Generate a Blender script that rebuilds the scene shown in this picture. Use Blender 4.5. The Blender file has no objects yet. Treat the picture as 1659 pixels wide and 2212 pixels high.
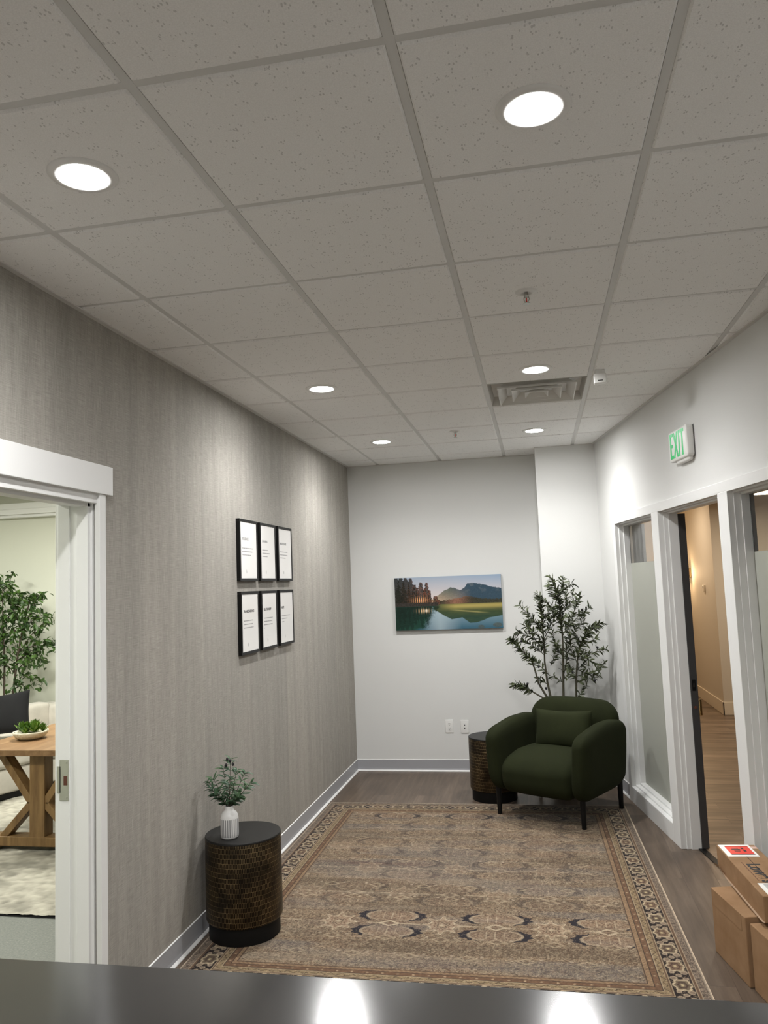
import bpy, bmesh, math, random
import numpy as np
from math import sin, cos, pi, radians, atan2, hypot
from mathutils import Vector, Matrix
random.seed(7); rng = np.random.default_rng(11)
C = bpy.context.scene.collection
SC = bpy.context.scene

# ------------------------------------------------------------------ camera, exposure, world
F, PITCH, YAW, ROLL, CZ = 1688.9, .093, -.1905, -.0388, 1.737
cam = bpy.data.cameras.new('camera'); cam_ob = bpy.data.objects.new('camera', cam); C.objects.link(cam_ob)
cam.sensor_fit = 'HORIZONTAL'; cam.sensor_width = 36; cam.lens = F/1659*36; cam.clip_start = .02; cam.clip_end = 100
_f = Vector((sin(YAW)*cos(PITCH), cos(YAW)*cos(PITCH), sin(PITCH)))
_r = Vector((cos(YAW), -sin(YAW), 0)); _u = _r.cross(_f)
_r2 = _r*cos(ROLL)+_u*sin(ROLL); _u2 = -_r*sin(ROLL)+_u*cos(ROLL)
M = Matrix.Identity(4)
for i in range(3): M[i][0], M[i][1], M[i][2] = _r2[i], _u2[i], -_f[i]
M[2][3] = CZ
cam_ob.matrix_world = M
SC.camera = cam_ob
SC.view_settings.view_transform = 'Standard'; SC.view_settings.look = 'None'
SC.view_settings.gamma = 1; SC.view_settings.use_curve_mapping = False
SC.view_settings.exposure = 0.26
SC.cycles.max_bounces = 10; SC.cycles.diffuse_bounces = 6; SC.cycles.glossy_bounces = 4; SC.cycles.transmission_bounces = 8
SC.cycles.sample_clamp_indirect = 4.0; SC.cycles.caustics_reflective = False; SC.cycles.caustics_refractive = False
w = bpy.data.worlds.new('world'); SC.world = w; w.use_nodes = True
w.node_tree.nodes['Background'].inputs[0].default_value = (.9, .95, 1, 1)
w.node_tree.nodes['Background'].inputs[1].default_value = .02
LAMP_W = 78.0        # each recessed light of the lobby
OFFICE_W = 78.0      # added, unseen ceiling panels of the office on the left
HALL_W = 26.0        # warm lamps of the hall on the right, two of them added
COOL = (1, .99, .975)

H = 2.903; WX = -1.775; BY = 7.385; G = .6096; GX, GY = -1.469, 1.5635

# ------------------------------------------------------------------ helpers
def lin(r, g, b):
    f = lambda c: (c/255)/12.92 if c <= 10 else (((c/255)+.055)/1.055)**2.4
    return (f(r), f(g), f(b), 1)
def mat(name, col=(.5, .5, .5, 1), rough=.6, metal=0, spec=.5, emit=None, estr=0):
    m = bpy.data.materials.new(name); m.use_nodes = True
    b = m.node_tree.nodes['Principled BSDF']
    b.inputs['Base Color'].default_value = col; b.inputs['Roughness'].default_value = rough
    b.inputs['Metallic'].default_value = metal; b.inputs['Specular IOR Level'].default_value = spec
    if emit: b.inputs['Emission Color'].default_value = emit; b.inputs['Emission Strength'].default_value = estr
    return m
class NT:
    def __init__(s, m): s.m = m; s.t = m.node_tree; s.b = s.t.nodes['Principled BSDF']
    def n(s, typ, **kw):
        x = s.t.nodes.new(typ)
        for k, v in kw.items():
            if k in ('inp',):
                for a, c in v.items(): x.inputs[a].default_value = c
            else: setattr(x, k, v)
        return x
    def l(s, a, b): s.t.links.new(a, b)
    def coord(s, kind='Object', scale=(1, 1, 1), rot=(0, 0, 0)):
        tc = s.n('ShaderNodeTexCoord'); mp = s.n('ShaderNodeMapping')
        mp.inputs['Scale'].default_value = scale; mp.inputs['Rotation'].default_value = rot
        s.l(tc.outputs[kind], mp.inputs['Vector']); return mp.outputs['Vector']
    def noise(s, vec, scale, detail=3, rough=.5):
        x = s.n('ShaderNodeTexNoise'); x.inputs['Scale'].default_value = scale; x.inputs['Detail'].default_value = detail
        x.inputs['Roughness'].default_value = rough; s.l(vec, x.inputs['Vector']); return x.outputs['Fac']
    def ramp(s, fac, stops, interp='LINEAR'):
        x = s.n('ShaderNodeValToRGB'); x.color_ramp.interpolation = interp
        e = x.color_ramp.elements
        while len(e) < len(stops): e.new(.5)
        for i, (p, c) in enumerate(stops): e[i].position = p; e[i].color = c
        s.l(fac, x.inputs['Fac']); return x.outputs['Color']
    def mix(s, fac, a, b, mode='MIX'):
        x = s.n('ShaderNodeMixRGB', blend_type=mode)
        for i, v in zip(('Fac', 'Color1', 'Color2'), (fac, a, b)):
            if hasattr(v, 'is_linked') or hasattr(v, 'links'): s.l(v, x.inputs[i])
            else: x.inputs[i].default_value = v
        return x.outputs['Color']
    def math(s, op, a, b=0.0):
        x = s.n('ShaderNodeMath', operation=op)
        for i, v in enumerate((a, b)):
            if hasattr(v, 'links'): s.l(v, x.inputs[i])
            else: x.inputs[i].default_value = v
        return x.outputs[0]
    def bump(s, h, strength=.3, dist=.01):
        x = s.n('ShaderNodeBump'); x.inputs['Strength'].default_value = strength; x.inputs['Distance'].default_value = dist
        s.l(h, x.inputs['Height']); s.l(x.outputs['Normal'], s.b.inputs['Normal'])
    def base(s, c): s.l(c, s.b.inputs['Base Color'])
    def val(s, v): return (v, v, v, 1)
def gray(v): return (v, v, v, 1)

class MB:
    """collects shapes into one mesh"""
    def __init__(s): s.v = []; s.f = []
    def add(s, vs, fs):
        o = len(s.v); s.v += [tuple(p) for p in vs]; s.f += [tuple(i+o for i in f) for f in fs]; return s
    def box(s, x0, x1, y0, y1, z0, z1):
        return s.add([(x, y, z) for z in (z0, z1) for y in (y0, y1) for x in (x0, x1)],
            [(0, 2, 3, 1), (4, 5, 7, 6), (0, 1, 5, 4), (2, 6, 7, 3), (0, 4, 6, 2), (1, 3, 7, 5)])
    def bar(s, p, q, w, t, up=(0, 0, 1)):
        p, q = Vector(p), Vector(q); d = (q-p).normalized(); a = d.cross(Vector(up)).normalized(); b = a.cross(d)
        vs = [e+a*(w/2*i)+b*(t/2*j) for e in (p, q) for j in (-1, 1) for i in (-1, 1)]
        return s.add(vs, [(0, 2, 3, 1), (4, 5, 7, 6), (0, 1, 5, 4), (2, 6, 7, 3), (0, 4, 6, 2), (1, 3, 7, 5)])
    def tube(s, pts, rad, n=8, cap=True):
        pts = [Vector(p) for p in pts]; m = len(pts)
        rads = rad if isinstance(rad, (list, tuple)) else [rad]*m
        vs = []; ref = Vector((.13, .97, .2))
        for i, p in enumerate(pts):
            d = (pts[min(i+1, m-1)]-pts[max(i-1, 0)]).normalized()
            a = d.cross(ref)
            if a.length < .05: a = d.cross(Vector((1, 0, 0)))
            a.normalize(); b = d.cross(a)
            vs += [p+(a*cos(2*pi*k/n)+b*sin(2*pi*k/n))*rads[i] for k in range(n)]
        fs = [(i*n+k, i*n+(k+1) % n, (i+1)*n+(k+1) % n, (i+1)*n+k) for i in range(m-1) for k in range(n)]
        if cap: fs += [tuple(range(n))[::-1], tuple((m-1)*n+k for k in range(n))]
        return s.add(vs, fs)
    def lathe(s, prof, c=(0, 0, 0), n=48, sx=1, sy=1):
        m = len(prof); vs = [(c[0]+r*cos(2*pi*k/n)*sx, c[1]+r*sin(2*pi*k/n)*sy, c[2]+z) for r, z in prof for k in range(n)]
        fs = [(i*n+k, i*n+(k+1) % n, (i+1)*n+(k+1) % n, (i+1)*n+k) for i in range(m-1) for k in range(n)]
        if prof[0][0] > 1e-6: fs.append(tuple(range(n))[::-1])
        if prof[-1][0] > 1e-6: fs.append(tuple((m-1)*n+k for k in range(n)))
        return s.add(vs, fs)
    def rbox(s, c, h, r, n=5, m=6, deform=None):
        """rounded box: centre c, half sizes h, radii r"""
        if not isinstance(r, (list, tuple)): r = (r, r, r)
        r = [min(a, b*.999) for a, b in zip(r, h)]
        ax = []
        for i in range(3):
            e = [-h[i]+r[i]*(1-cos(pi/2*k/n)) for k in range(n)]
            mid = [-(h[i]-r[i])+2*(h[i]-r[i])*k/m for k in range(m+1)]
            ax.append(e+mid+[-x for x in e[::-1]])
        idx = {}; vs = []; fs = []
        def vid(p):
            k = tuple(round(x, 6) for x in p)
            if k not in idx:
                inner = [max(-(h[i]-r[i]), min(h[i]-r[i], p[i])) for i in range(3)]
                d = Vector([(p[i]-inner[i])/r[i] for i in range(3)])
                if d.length > 1e-9: d.normalize()
                q = Vector([inner[i]+d[i]*r[i] for i in range(3)])
                q = Vector((q[0]+c[0], q[1]+c[1], q[2]+c[2]))
                if deform: q = Vector(deform(q))
                idx[k] = len(vs); vs.append(q)
            return idx[k]
        for i in range(3):
            j, k = (i+1) % 3, (i+2) % 3
            for sg in (-1, 1):
                for a in range(len(ax[j])-1):
                    for b in range(len(ax[k])-1):
                        q = []
                        for aa, bb in ((a, b), (a+1, b), (a+1, b+1), (a, b+1)):
                            p = [0, 0, 0]; p[i] = sg*h[i]; p[j] = ax[j][aa]; p[k] = ax[k][bb]; q.append(vid(p))
                        if sg < 0: q = q[::-1]
                        if len(set(q)) == 4: fs.append(tuple(q))
        return s.add(vs, fs)
    def prism(s, poly, d0, d1, axis=1):
        """extrude 2D polygon along an axis; poly coords are the other two axes in order"""
        n = len(poly); vs = []
        for d in (d0, d1):
            for a, b in poly:
                p = [a, b]; p.insert(axis, d); vs.append(tuple(p))
        fs = [tuple(range(n)), tuple(range(n, 2*n))[::-1]]+[(i, (i+1) % n+0, (i+1) % n+n, i+n)[::-1] for i in range(n)]
        return s.add(vs, fs)
    def build(s, name, m=None, parent=None, smooth=False, bevel=0, seg=2, mw=None, auto=None):
        me = bpy.data.meshes.new(name); me.from_pydata([tuple(v) for v in s.v], [], s.f)
        bm = bmesh.new(); bm.from_mesh(me); bmesh.ops.recalc_face_normals(bm, faces=bm.faces); bm.to_mesh(me); bm.free()
        me.update()
        if smooth:
            for p in me.polygons: p.use_smooth = True
        o = bpy.data.objects.new(name, me); C.objects.link(o)
        if m: me.materials.append(m)
        if auto is not None:
            for p in me.polygons: p.use_smooth = True
            md = o.modifiers.new('es', 'EDGE_SPLIT'); md.split_angle = radians(auto)
        if bevel:
            md = o.modifiers.new('bev', 'BEVEL'); md.width = bevel; md.segments = seg; md.limit_method = 'ANGLE'; md.angle_limit = radians(40)
        if mw is not None: o.matrix_world = mw
        if parent: o.parent = parent
        return o
def tag(o, label=None, cat=None, group=None, kind=None):
    for k, v in (('label', label), ('category', cat), ('group', group), ('kind', kind)):
        if v: o[k] = v
    return o
def thing(name, label, cat, loc=(0, 0, 0), rz=0, group=None):
    o = bpy.data.objects.new(name, None); C.objects.link(o); o.location = loc; o.rotation_euler = (0, 0, rz)
    o.empty_display_size = .1
    return tag(o, label, cat, group)
def struct_empty(name, loc=(0, 0, 0), rz=0):
    o = bpy.data.objects.new(name, None); C.objects.link(o); o.location = loc; o.rotation_euler = (0, 0, rz); o['kind'] = 'structure'; return o
def copy_tree(o, parent=None):
    c = o.copy(); C.objects.link(c)
    if parent: c.parent = parent
    for ch in [x for x in C.objects if x.parent == o]: copy_tree(ch, c)
    return c
def text_mb(txt, size, name, m, parent, loc, rot, depth=.0004, offset=0.0, align='LEFT', sx=1.0):
    cu = bpy.data.curves.new('tmp', 'FONT'); cu.body = txt; cu.size = size; cu.extrude = depth; cu.offset = offset; cu.align_x = align
    to = bpy.data.objects.new('tmp', cu); C.objects.link(to)
    dg = bpy.context.evaluated_depsgraph_get(); dg.update()
    me = bpy.data.meshes.new_from_object(to.evaluated_get(dg)); bpy.data.objects.remove(to)
    me.name = name
    o = bpy.data.objects.new(name, me); C.objects.link(o); me.materials.clear(); me.materials.append(m)
    o.location = loc; o.rotation_euler = rot; o.scale = (sx, 1, 1)
    if parent: o.parent = parent
    return o
def area_lamp(name, parent, loc, size, power, col, spread=pi, shape='DISK', rot=(0, 0, 0), sy=None):
    L = bpy.data.lights.new(name, 'AREA'); L.shape = shape; L.size = size; L.energy = power; L.color = col; L.spread = spread
    if sy: L.size_y = sy
    o = bpy.data.objects.new(name, L); C.objects.link(o); o.location = loc; o.rotation_euler = rot
    if parent: o.parent = parent
    return o

# right wall frame: local x = s (along the wall, towards the viewer), local y = d (into the hall)
RA = atan2(-.98666, .1628); P0 = (.55, 6.97, 0)
def RWm(): return Matrix.Translation(P0) @ Matrix.Rotation(RA, 4, 'Z')
def rw(s, d): v = RWm() @ Vector((s, d, 0)); return v.x, v.y

# ------------------------------------------------------------------ materials
# wall paint
def paint(name, col, rough=.75):
    m = mat(name, col, rough, spec=.25); n = NT(m)
    v = n.coord('Object'); f = n.noise(v, 260, 2); n.bump(f, .12, .002)
    f2 = n.noise(v, 1.3, 2); n.base(n.mix(f2, tuple(c*.985 for c in col[:3])+(1,), tuple(min(1, c*1.015) for c in col[:3])+(1,)))
    return m
M_white = paint('white_wall_paint', (.69, .695, .68, 1))
M_trim = mat('white_semi_gloss_trim', (.76, .765, .755, 1), .38, spec=.4)
M_office = paint('sage_grey_wall_paint', (.62, .63, .545, 1))
M_hall = paint('tan_wall_paint', (.62, .56, .47, 1))
M_hallbase = mat('cream_hall_trim', (.74, .66, .54, 1), .5)
# wallpaper
M_wallpaper = mat('grey_taupe_linen_wallpaper', rough=.8, spec=.2)
n = NT(M_wallpaper)
tc = n.n('ShaderNodeTexCoord'); sep = n.n('ShaderNodeSeparateXYZ'); n.l(tc.outputs['Object'], sep.inputs[0])
yy, zz = sep.outputs['Y'], sep.outputs['Z']
def cmb(n, a, b, c=0.0):
    x = n.n('ShaderNodeCombineXYZ')
    for i, v in enumerate((a, b, c)):
        if hasattr(v, 'links'): n.l(v, x.inputs[i])
        else: x.inputs[i].default_value = v
    return x.outputs[0]
vert = n.noise(cmb(n, n.math('MULTIPLY', yy, 420), n.math('MULTIPLY', zz, 14)), 1, 3, .6)     # upright threads
horz = n.noise(cmb(n, n.math('MULTIPLY', yy, 14), n.math('MULTIPLY', zz, 420)), 1, 3, .6)     # cross threads
broad = n.noise(cmb(n, n.math('MULTIPLY', yy, 16), n.math('MULTIPLY', zz, .9)), 1, 3, .6)     # soft upright streaks
strip = n.n('ShaderNodeTexWhiteNoise', noise_dimensions='1D')
n.l(n.math('FLOOR', n.math('DIVIDE', n.math('ADD', yy, -3.275+6.9), .69)), strip.inputs['W'])
strip2 = n.n('ShaderNodeTexWhiteNoise', noise_dimensions='1D')
n.l(n.math('FLOOR', n.math('DIVIDE', n.math('ADD', yy, 10), .173)), strip2.inputs['W'])
weave = n.math('MULTIPLY', n.math('ADD', vert, horz), .5)
c1 = n.ramp(weave, [(.34, (.235, .222, .200, 1)), (.66, (.41, .39, .355, 1))])
c2 = n.ramp(broad, [(.3, gray(.9)), (.7, gray(1.1))])
c3 = n.ramp(strip.outputs['Value'], [(0, (.90, .905, .91, 1)), (1, (1.08, 1.07, 1.06, 1))])
c4 = n.ramp(strip2.outputs['Value'], [(0, (.955, .96, .955, 1)), (1, (1.04, 1.035, 1.03, 1))])
seam = n.math('LESS_THAN', n.math('FRACT', n.math('DIVIDE', n.math('ADD', yy, -3.275+6.9), .69)), .004)
cc = n.mix(1, n.mix(1, n.mix(1, c1, c2, 'MULTIPLY'), c3, 'MULTIPLY'), c4, 'MULTIPLY')
n.base(n.mix(n.math('MULTIPLY', seam, .35), cc, (.2, .19, .17, 1))); n.bump(weave, .35, .002)
# ceiling tile
M_tile = mat('speckled_ceiling_tile', rough=.9, spec=.1); n = NT(M_tile)
v = n.coord('Object')
vs_ = n.coord('Object', (1, .55, 1))
vo = n.n('ShaderNodeTexVoronoi'); vo.inputs['Scale'].default_value = 115; n.l(vs_, vo.inputs['Vector'])
pits = n.math('LESS_THAN', vo.outputs['Distance'], n.math('MULTIPLY', n.noise(v, 40, 3), .54))
sel = n.math('GREATER_THAN', n.noise(v, 28, 4), .545)
pit = n.math('MULTIPLY', pits, sel)
fine = n.noise(v, 300, 3)
cbase = n.ramp(fine, [(.3, (.83, .83, .82, 1)), (.7, (.92, .92, .91, 1))])
n.base(n.mix(n.math('MULTIPLY', pit, .36), cbase, (.22, .215, .21, 1)))
n.bump(n.math('SUBTRACT', fine, n.math('MULTIPLY', pit, 1.5)), .3, .003)
M_tee = mat('white_ceiling_tee', (.64, .64, .625, 1), .55)
M_angle = mat('white_wall_angle', (.62, .61, .59, 1), .55)
# wood planks
def planks(name, along, cols, w=.18, L=1.22, rough=.38, st=(.3, .52, .72)):
    m = mat(name, rough=rough, spec=.35); n = NT(m)
    tc = n.n('ShaderNodeTexCoord'); mp = n.n('ShaderNodeMapping'); n.l(tc.outputs['Object'], mp.inputs['Vector'])
    mp.inputs['Rotation'].default_value = (0, 0, pi/2 if along == 'y' else 0)
    v = mp.outputs['Vector']
    br = n.n('ShaderNodeTexBrick'); br.offset = .37; br.squash = 1
    br.inputs['Scale'].default_value = 1; br.inputs['Brick Width'].default_value = L; br.inputs['Row Height'].default_value = w
    br.inputs['Mortar Size'].default_value = .0012; br.inputs['Mortar Smooth'].default_value = .1; br.inputs['Bias'].default_value = 0
    br.inputs['Color1'].default_value = gray(0); br.inputs['Color2'].default_value = gray(1); br.inputs['Mortar'].default_value = gray(.5)
    n.l(v, br.inputs['Vector'])
    mp2 = n.n('ShaderNodeMapping'); mp2.inputs['Scale'].default_value = (1.6, 22, 1); n.l(v, mp2.inputs['Vector'])
    add = n.n('ShaderNodeVectorMath', operation='ADD'); n.l(mp2.outputs[0], add.inputs[0])
    sc = n.n('ShaderNodeVectorMath', operation='SCALE'); sc.inputs['Scale'].default_value = 37; n.l(br.outputs['Color'], sc.inputs[0]); n.l(sc.outputs[0], add.inputs[1])
    g = n.noise(add.outputs[0], 1.0, 6, .65)
    mp3 = n.n('ShaderNodeMapping'); mp3.inputs['Scale'].default_value = (1.2, 5, 1); n.l(v, mp3.inputs['Vector'])
    g2 = n.noise(mp3.outputs[0], 1.5, 3)
    col = n.ramp(n.math('ADD', n.math('MULTIPLY', g, .65), n.math('MULTIPLY', g2, .35)), [(st[0], cols[0]), (st[1], cols[1]), (st[2], cols[2])])
    tone = n.ramp(br.outputs['Color'], [(0, gray(.8)), (1, gray(1.15))])
    col = n.mix(1, col, tone, 'MULTIPLY')
    kn = n.n('ShaderNodeTexVoronoi'); kn.inputs['Scale'].default_value = 1.6
    mp4 = n.n('ShaderNodeMapping'); mp4.inputs['Scale'].default_value = (1, 2.6, 1); n.l(v, mp4.inputs['Vector']); n.l(mp4.outputs[0], kn.inputs['Vector'])
    knot = n.ramp(kn.outputs['Distance'], [(.0, gray(1)), (.055, gray(0))])
    col = n.mix(n.math('MULTIPLY', knot, .55), col, (.03, .02, .015, 1))
    n.base(n.mix(n.math('MULTIPLY', br.outputs['Fac'], .6), col, (.03, .022, .018, 1)))
    n.bump(n.math('SUBTRACT', g, br.outputs['Fac']), .12, .002)
    return m
M_floor = planks('brown_oak_vinyl_plank', 'y', [(.062, .044, .032, 1), (.12, .088, .064, 1), (.19, .145, .106, 1)])
M_hallfloor = planks('warm_oak_vinyl_plank', 'x', [(.085, .06, .042, 1), (.155, .112, .078, 1), (.235, .175, .125, 1)], st=(.38, .5, .62))
M_concrete = mat('grey_speckled_office_floor', rough=.6); n = NT(M_concrete)
v = n.coord('Object'); n.base(n.ramp(n.noise(v, 90, 5, .7), [(.35, (.085, .092, .082, 1)), (.62, (.135, .142, .128, 1)), (.74, (.25, .25, .235, 1))]))
M_base = mat('grey_vinyl_cove_base', (.36, .365, .385, 1), .35, spec=.5)
M_baselip = mat('white_toe_highlight_top_line', (.75, .75, .74, 1), .5)  # painted highlight of the cove toe, also the white top line
M_black = mat('black_satin', (.006, .006, .006, 1), .5, spec=.2)
M_dark_metal = mat('dark_grey_door_paint', (.052, .050, .050, 1), .42)
M_steel = mat('brushed_steel', (.55, .55, .52, 1), .35, 1)
M_brass = mat('polished_brass', (.85, .6, .28, 1), .25, 1)
M_slot = mat('dark_slot', (.01, .008, .008, 1), .8)
M_latch = mat('brown_latch_hole', (.10, .035, .02, 1), .8)
M_plast = mat('white_plastic', (.78, .78, .76, 1), .4)
M_counter = mat('dark_grey_counter_laminate', (.03, .03, .03, 1), .2, spec=1.0); n = NT(M_counter)
n.b.inputs['IOR'].default_value = 1.9
v = n.coord('Object'); n.base(n.ramp(n.noise(v, 220, 3), [(.3, (.012, .012, .013, 1)), (.7, (.014, .014, .015, 1))]))
n.l(n.ramp(n.noise(v, 500, 2), [(.3, gray(.13)), (.7, gray(.145))]), n.b.inputs['Roughness'])
M_counterside = mat('light_grey_counter_front', (.4, .4, .39, 1), .5)
def glow(name, col, st): return mat(name, (.9, .9, .9, 1), .4, emit=col, estr=st)
M_lens = glow('downlight_lens', (1, .99, .98, 1), 245)
M_panel = glow('added_panel_lens', (1, 1, .94, 1), 4)
M_warmlens = glow('warm_lens', (1, .72, .42, 1), 3)
# glass
def glass(name, col, rough):
    m = mat(name, col, rough); b = m.node_tree.nodes['Principled BSDF']; b.inputs['Transmission Weight'].default_value = 1; b.inputs['IOR'].default_value = 1.45
    return m
M_glass = glass('clear_window_glass', (.9, .93, .93, 1), .01)
M_frost = mat('frosted_window_film', (.74, .76, .67, 1), .55, spec=.4)
M_frost.node_tree.nodes['Principled BSDF'].inputs['Transmission Weight'].default_value = .55
# fabrics
def fabric(name, col, vscale=900, amt=.25, sheen=.3, rough=.95):
    m = mat(name, col, rough, spec=.15); n = NT(m); v = n.coord('Object')
    a = n.noise(v, vscale, 2); b = n.noise(v, 7, 3)
    c = n.mix(a, tuple(x*(1-amt) for x in col[:3])+(1,), tuple(x*(1+amt) for x in col[:3])+(1,))
    c = n.mix(1, c, n.ramp(b, [(.3, gray(.88)), (.7, gray(1.12))]), 'MULTIPLY'); n.base(c); n.bump(a, .3, .002)
    n.b.inputs['Sheen Weight'].default_value = sheen; n.b.inputs['Sheen Roughness'].default_value = .5
    n.b.inputs['Sheen Tint'].default_value = tuple(min(1, x*6) for x in col[:3])+(1,)
    return m
M_green = fabric('dark_olive_green_fabric', (.0140, .0172, .0060, 1), sheen=.06)
M_pillowgreen = fabric('olive_green_cushion_fabric', (.0185, .0225, .0085, 1), 500, .35, .06)
M_sofa = fabric('light_beige_sofa_fabric', (.50, .47, .42, 1), 600, .12)
M_char = fabric('charcoal_cushion_fabric', (.013, .013, .014, 1), 600, .3, .08)
M_oak = mat('golden_oak_table_wood', rough=.5); n = NT(M_oak)
v = n.coord('Object', (26, 26, 3)); g = n.noise(v, 1, 5, .6)
n.base(n.ramp(g, [(.3, (.12, .064, .022, 1)), (.7, (.235, .140, .055, 1))])); n.bump(g, .15, .002)
M_oaktop = mat('golden_oak_table_top', rough=.45); n = NT(M_oaktop)
v = n.coord('Object', (22, 2.5, 22)); g = n.noise(v, 1, 5, .6)
n.base(n.ramp(g, [(.3, (.16, .085, .038, 1)), (.7, (.26, .155, .075, 1))])); n.bump(g, .1, .002)
# foliage
def leafmat(name, a, b):
    m = mat(name, a, .45, spec=.4); n = NT(m); v = n.coord('Object'); n.base(n.ramp(n.noise(v, 9, 2), [(.35, a), (.65, b)]))
    n.b.inputs['Subsurface Weight'].default_value = 0; return m
M_olive = leafmat('olive_leaf', (.030, .040, .016, 1), (.085, .105, .045, 1))
M_ficus = leafmat('ficus_leaf', (.012, .036, .006, 1), (.050, .105, .016, 1))
M_sprig = leafmat('sprig_leaf', (.025, .07, .035, 1), (.075, .14, .06, 1))
M_succ = leafmat('succulent_leaf', (.03, .09, .012, 1), (.16, .27, .035, 1))
M_bark = mat('dark_brown_bark', (.045, .032, .020, 1), .85)
M_barkol = mat('grey_green_olive_bark', (.055, .05, .03, 1), .85)
M_fruit = mat('black_olive_fruit', (.012, .010, .014, 1), .35)
M_stone = mat('pale_stone_bowl', rough=.8); n = NT(M_stone); v = n.coord('Object'); n.base(n.ramp(n.noise(v, 60, 4), [(.3, (.45, .41, .31, 1)), (.7, (.66, .62, .5, 1))]))
M_soil = mat('dark_moss_soil', (.03, .025, .015, 1), .95)
# cardboard
M_card = mat('brown_cardboard', rough=.8, spec=.15); n = NT(M_card); v = n.coord('Object')
a = n.noise(v, 12, 3); b_ = n.noise(n.coord('Object', (1, 1, 160)), 3, 2)
n.base(n.mix(n.math('MULTIPLY', b_, .3), n.ramp(a, [(.3, (.235, .135, .068, 1)), (.7, (.31, .19, .105, 1))]), (.36, .23, .13, 1)))
M_cardedge = mat('pale_cardboard_edge', (.42, .30, .2, 1), .8)
M_paper = mat('white_label_paper', (.82, .82, .79, 1), .5)
M_red = mat('red_label_ink', (.72, .045, .03, 1), .5)
M_ink = mat('dark_ink', (.02, .02, .022, 1), .6)
M_greyink = mat('grey_print', (.28, .28, .28, 1), .6)
M_pink = mat('pale_pink_tape', (.6, .4, .33, 1), .5)

# ------------------------------------------------------------------ structure: lobby shell
HR = H
def struct(name, mb, m, **k): return tag(mb.build(name, m, **k), kind='structure')
struct('floor', MB().box(-1.95, 1.9, -3.2, 7.5, -.1, 0), M_floor)
# left wall with the doorway (opening y 1.93..2.935)
DY0, DY1, DZ = 1.93, 2.94, 2.135
mb = MB().box(-1.94, WX, -3.2, DY0, 0, 3.0).box(-1.94, WX, DY1, 7.5, 0, 3.0).box(-1.94, WX, DY0, DY1, DZ, 3.0)
struct('wall_left', mb, M_wallpaper)
struct('wall_back', MB().box(WX, .05, BY, 7.52, 0, 3.0), M_white)
struct('wall_corner_pillar', MB().box(.03, .60, 7.0, 7.52, 0, 3.0), M_white, bevel=.004)
struct('wall_front', MB().box(-1.94, 2.4, -3.3, -3.2, 0, 3.0), M_white)
# right wall in its own frame
mb = MB()
S0, S1, S2, S3, S4, S5 = .53, 1.472, 1.602, 2.61, 2.728, 4.1
mb.box(-.15, S0, 0, .107, 0, 3.0).box(S1, S2, 0, .107, 0, 2.155).box(S3, S4, 0, .107, 0, 2.155).box(S5, 10.4, 0, .107, 0, 3.0)
mb.box(S0, S5, 0, .107, 2.155, 3.0).box(S0, S1, 0, .107, 0, .10).box(S4, S5, 0, .107, 0, .10)
struct('wall_right', mb, M_white, mw=RWm())

# ceiling: dropped tiles + tee grid + wall angle
def clip_right(bm, off):
    p = Vector((P0[0], P0[1], 0)); nrm = Vector((cos(RA+pi/2), sin(RA+pi/2), 0))
    bmesh.ops.bisect_plane(bm, geom=bm.verts[:]+bm.edges[:]+bm.faces[:], plane_co=p+nrm*off, plane_no=nrm, clear_outer=True)
tiles = MB(); g = .0125; b = .006
for i in range(-1, 6):
    for j in range(-8, 10):
        x0 = max(GX+i*G+g, WX); x1 = GX+(i+1)*G-g; y0 = max(GY+j*G+g, -3.2); y1 = min(GY+(j+1)*G-g, BY)
        if x1 <= x0 or y1 <= y0: continue
        if i == 2 and j == 5: continue            # the air diffuser fills this bay
        zt, zm, zb = 2.93, 2.9065, 2.8995
        tiles.add([(x0, y0, zt), (x1, y0, zt), (x1, y1, zt), (x0, y1, zt),
                   (x0, y0, zm), (x1, y0, zm), (x1, y1, zm), (x0, y1, zm),
                   (x0+b, y0+b, zb), (x1-b, y0+b, zb), (x1-b, y1-b, zb), (x0+b, y1-b, zb)],
                  [(0, 1, 2, 3), (0, 4, 5, 1), (1, 5, 6, 2), (2, 6, 7, 3), (3, 7, 4, 0),
                   (4, 8, 9, 5), (5, 9, 10, 6), (6, 10, 11, 7), (7, 11, 8, 4), (8, 11, 10, 9)])
ceil_ob = struct('ceiling', tiles, M_tile)
bm = bmesh.new(); bm.from_mesh(ceil_ob.data); clip_right(bm, .05); bm.to_mesh(ceil_ob.data); bm.free()
tee = MB()
for i in range(0, 6):
    x = GX+i*G; tee.box(x-.012, x+.012, -3.2, BY, 2.905, 2.94)
for j in range(-8, 10):
    y = GY+j*G; tee.box(WX, 2.6, y-.012, y+.012, 2.9055, 2.935)
teeo = tee.build('tee_grid', M_tee, ceil_ob)
bm = bmesh.new(); bm.from_mesh(teeo.data); clip_right(bm, .05); bm.to_mesh(teeo.data); bm.free()
struct('trim_1', MB().box(WX, WX+.024, -3.2, BY, 2.894, 2.899), M_angle)
struct('trim_2', MB().box(WX, .03, BY-.018, BY, 2.894, 2.899), M_angle)
struct('trim_3', MB().box(-.02, 9.9, -.024, 0, 2.894, 2.899), M_angle, mw=RWm())
struct('trim_4', MB().box(.03, .56, 6.982, 7.0, 2.894, 2.899), M_angle)
tag(MB().box(-2, 3.5, -3.2, 7.4, 2.96, 2.98).build('ceiling_deck', M_tile), kind='structure')

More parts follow.
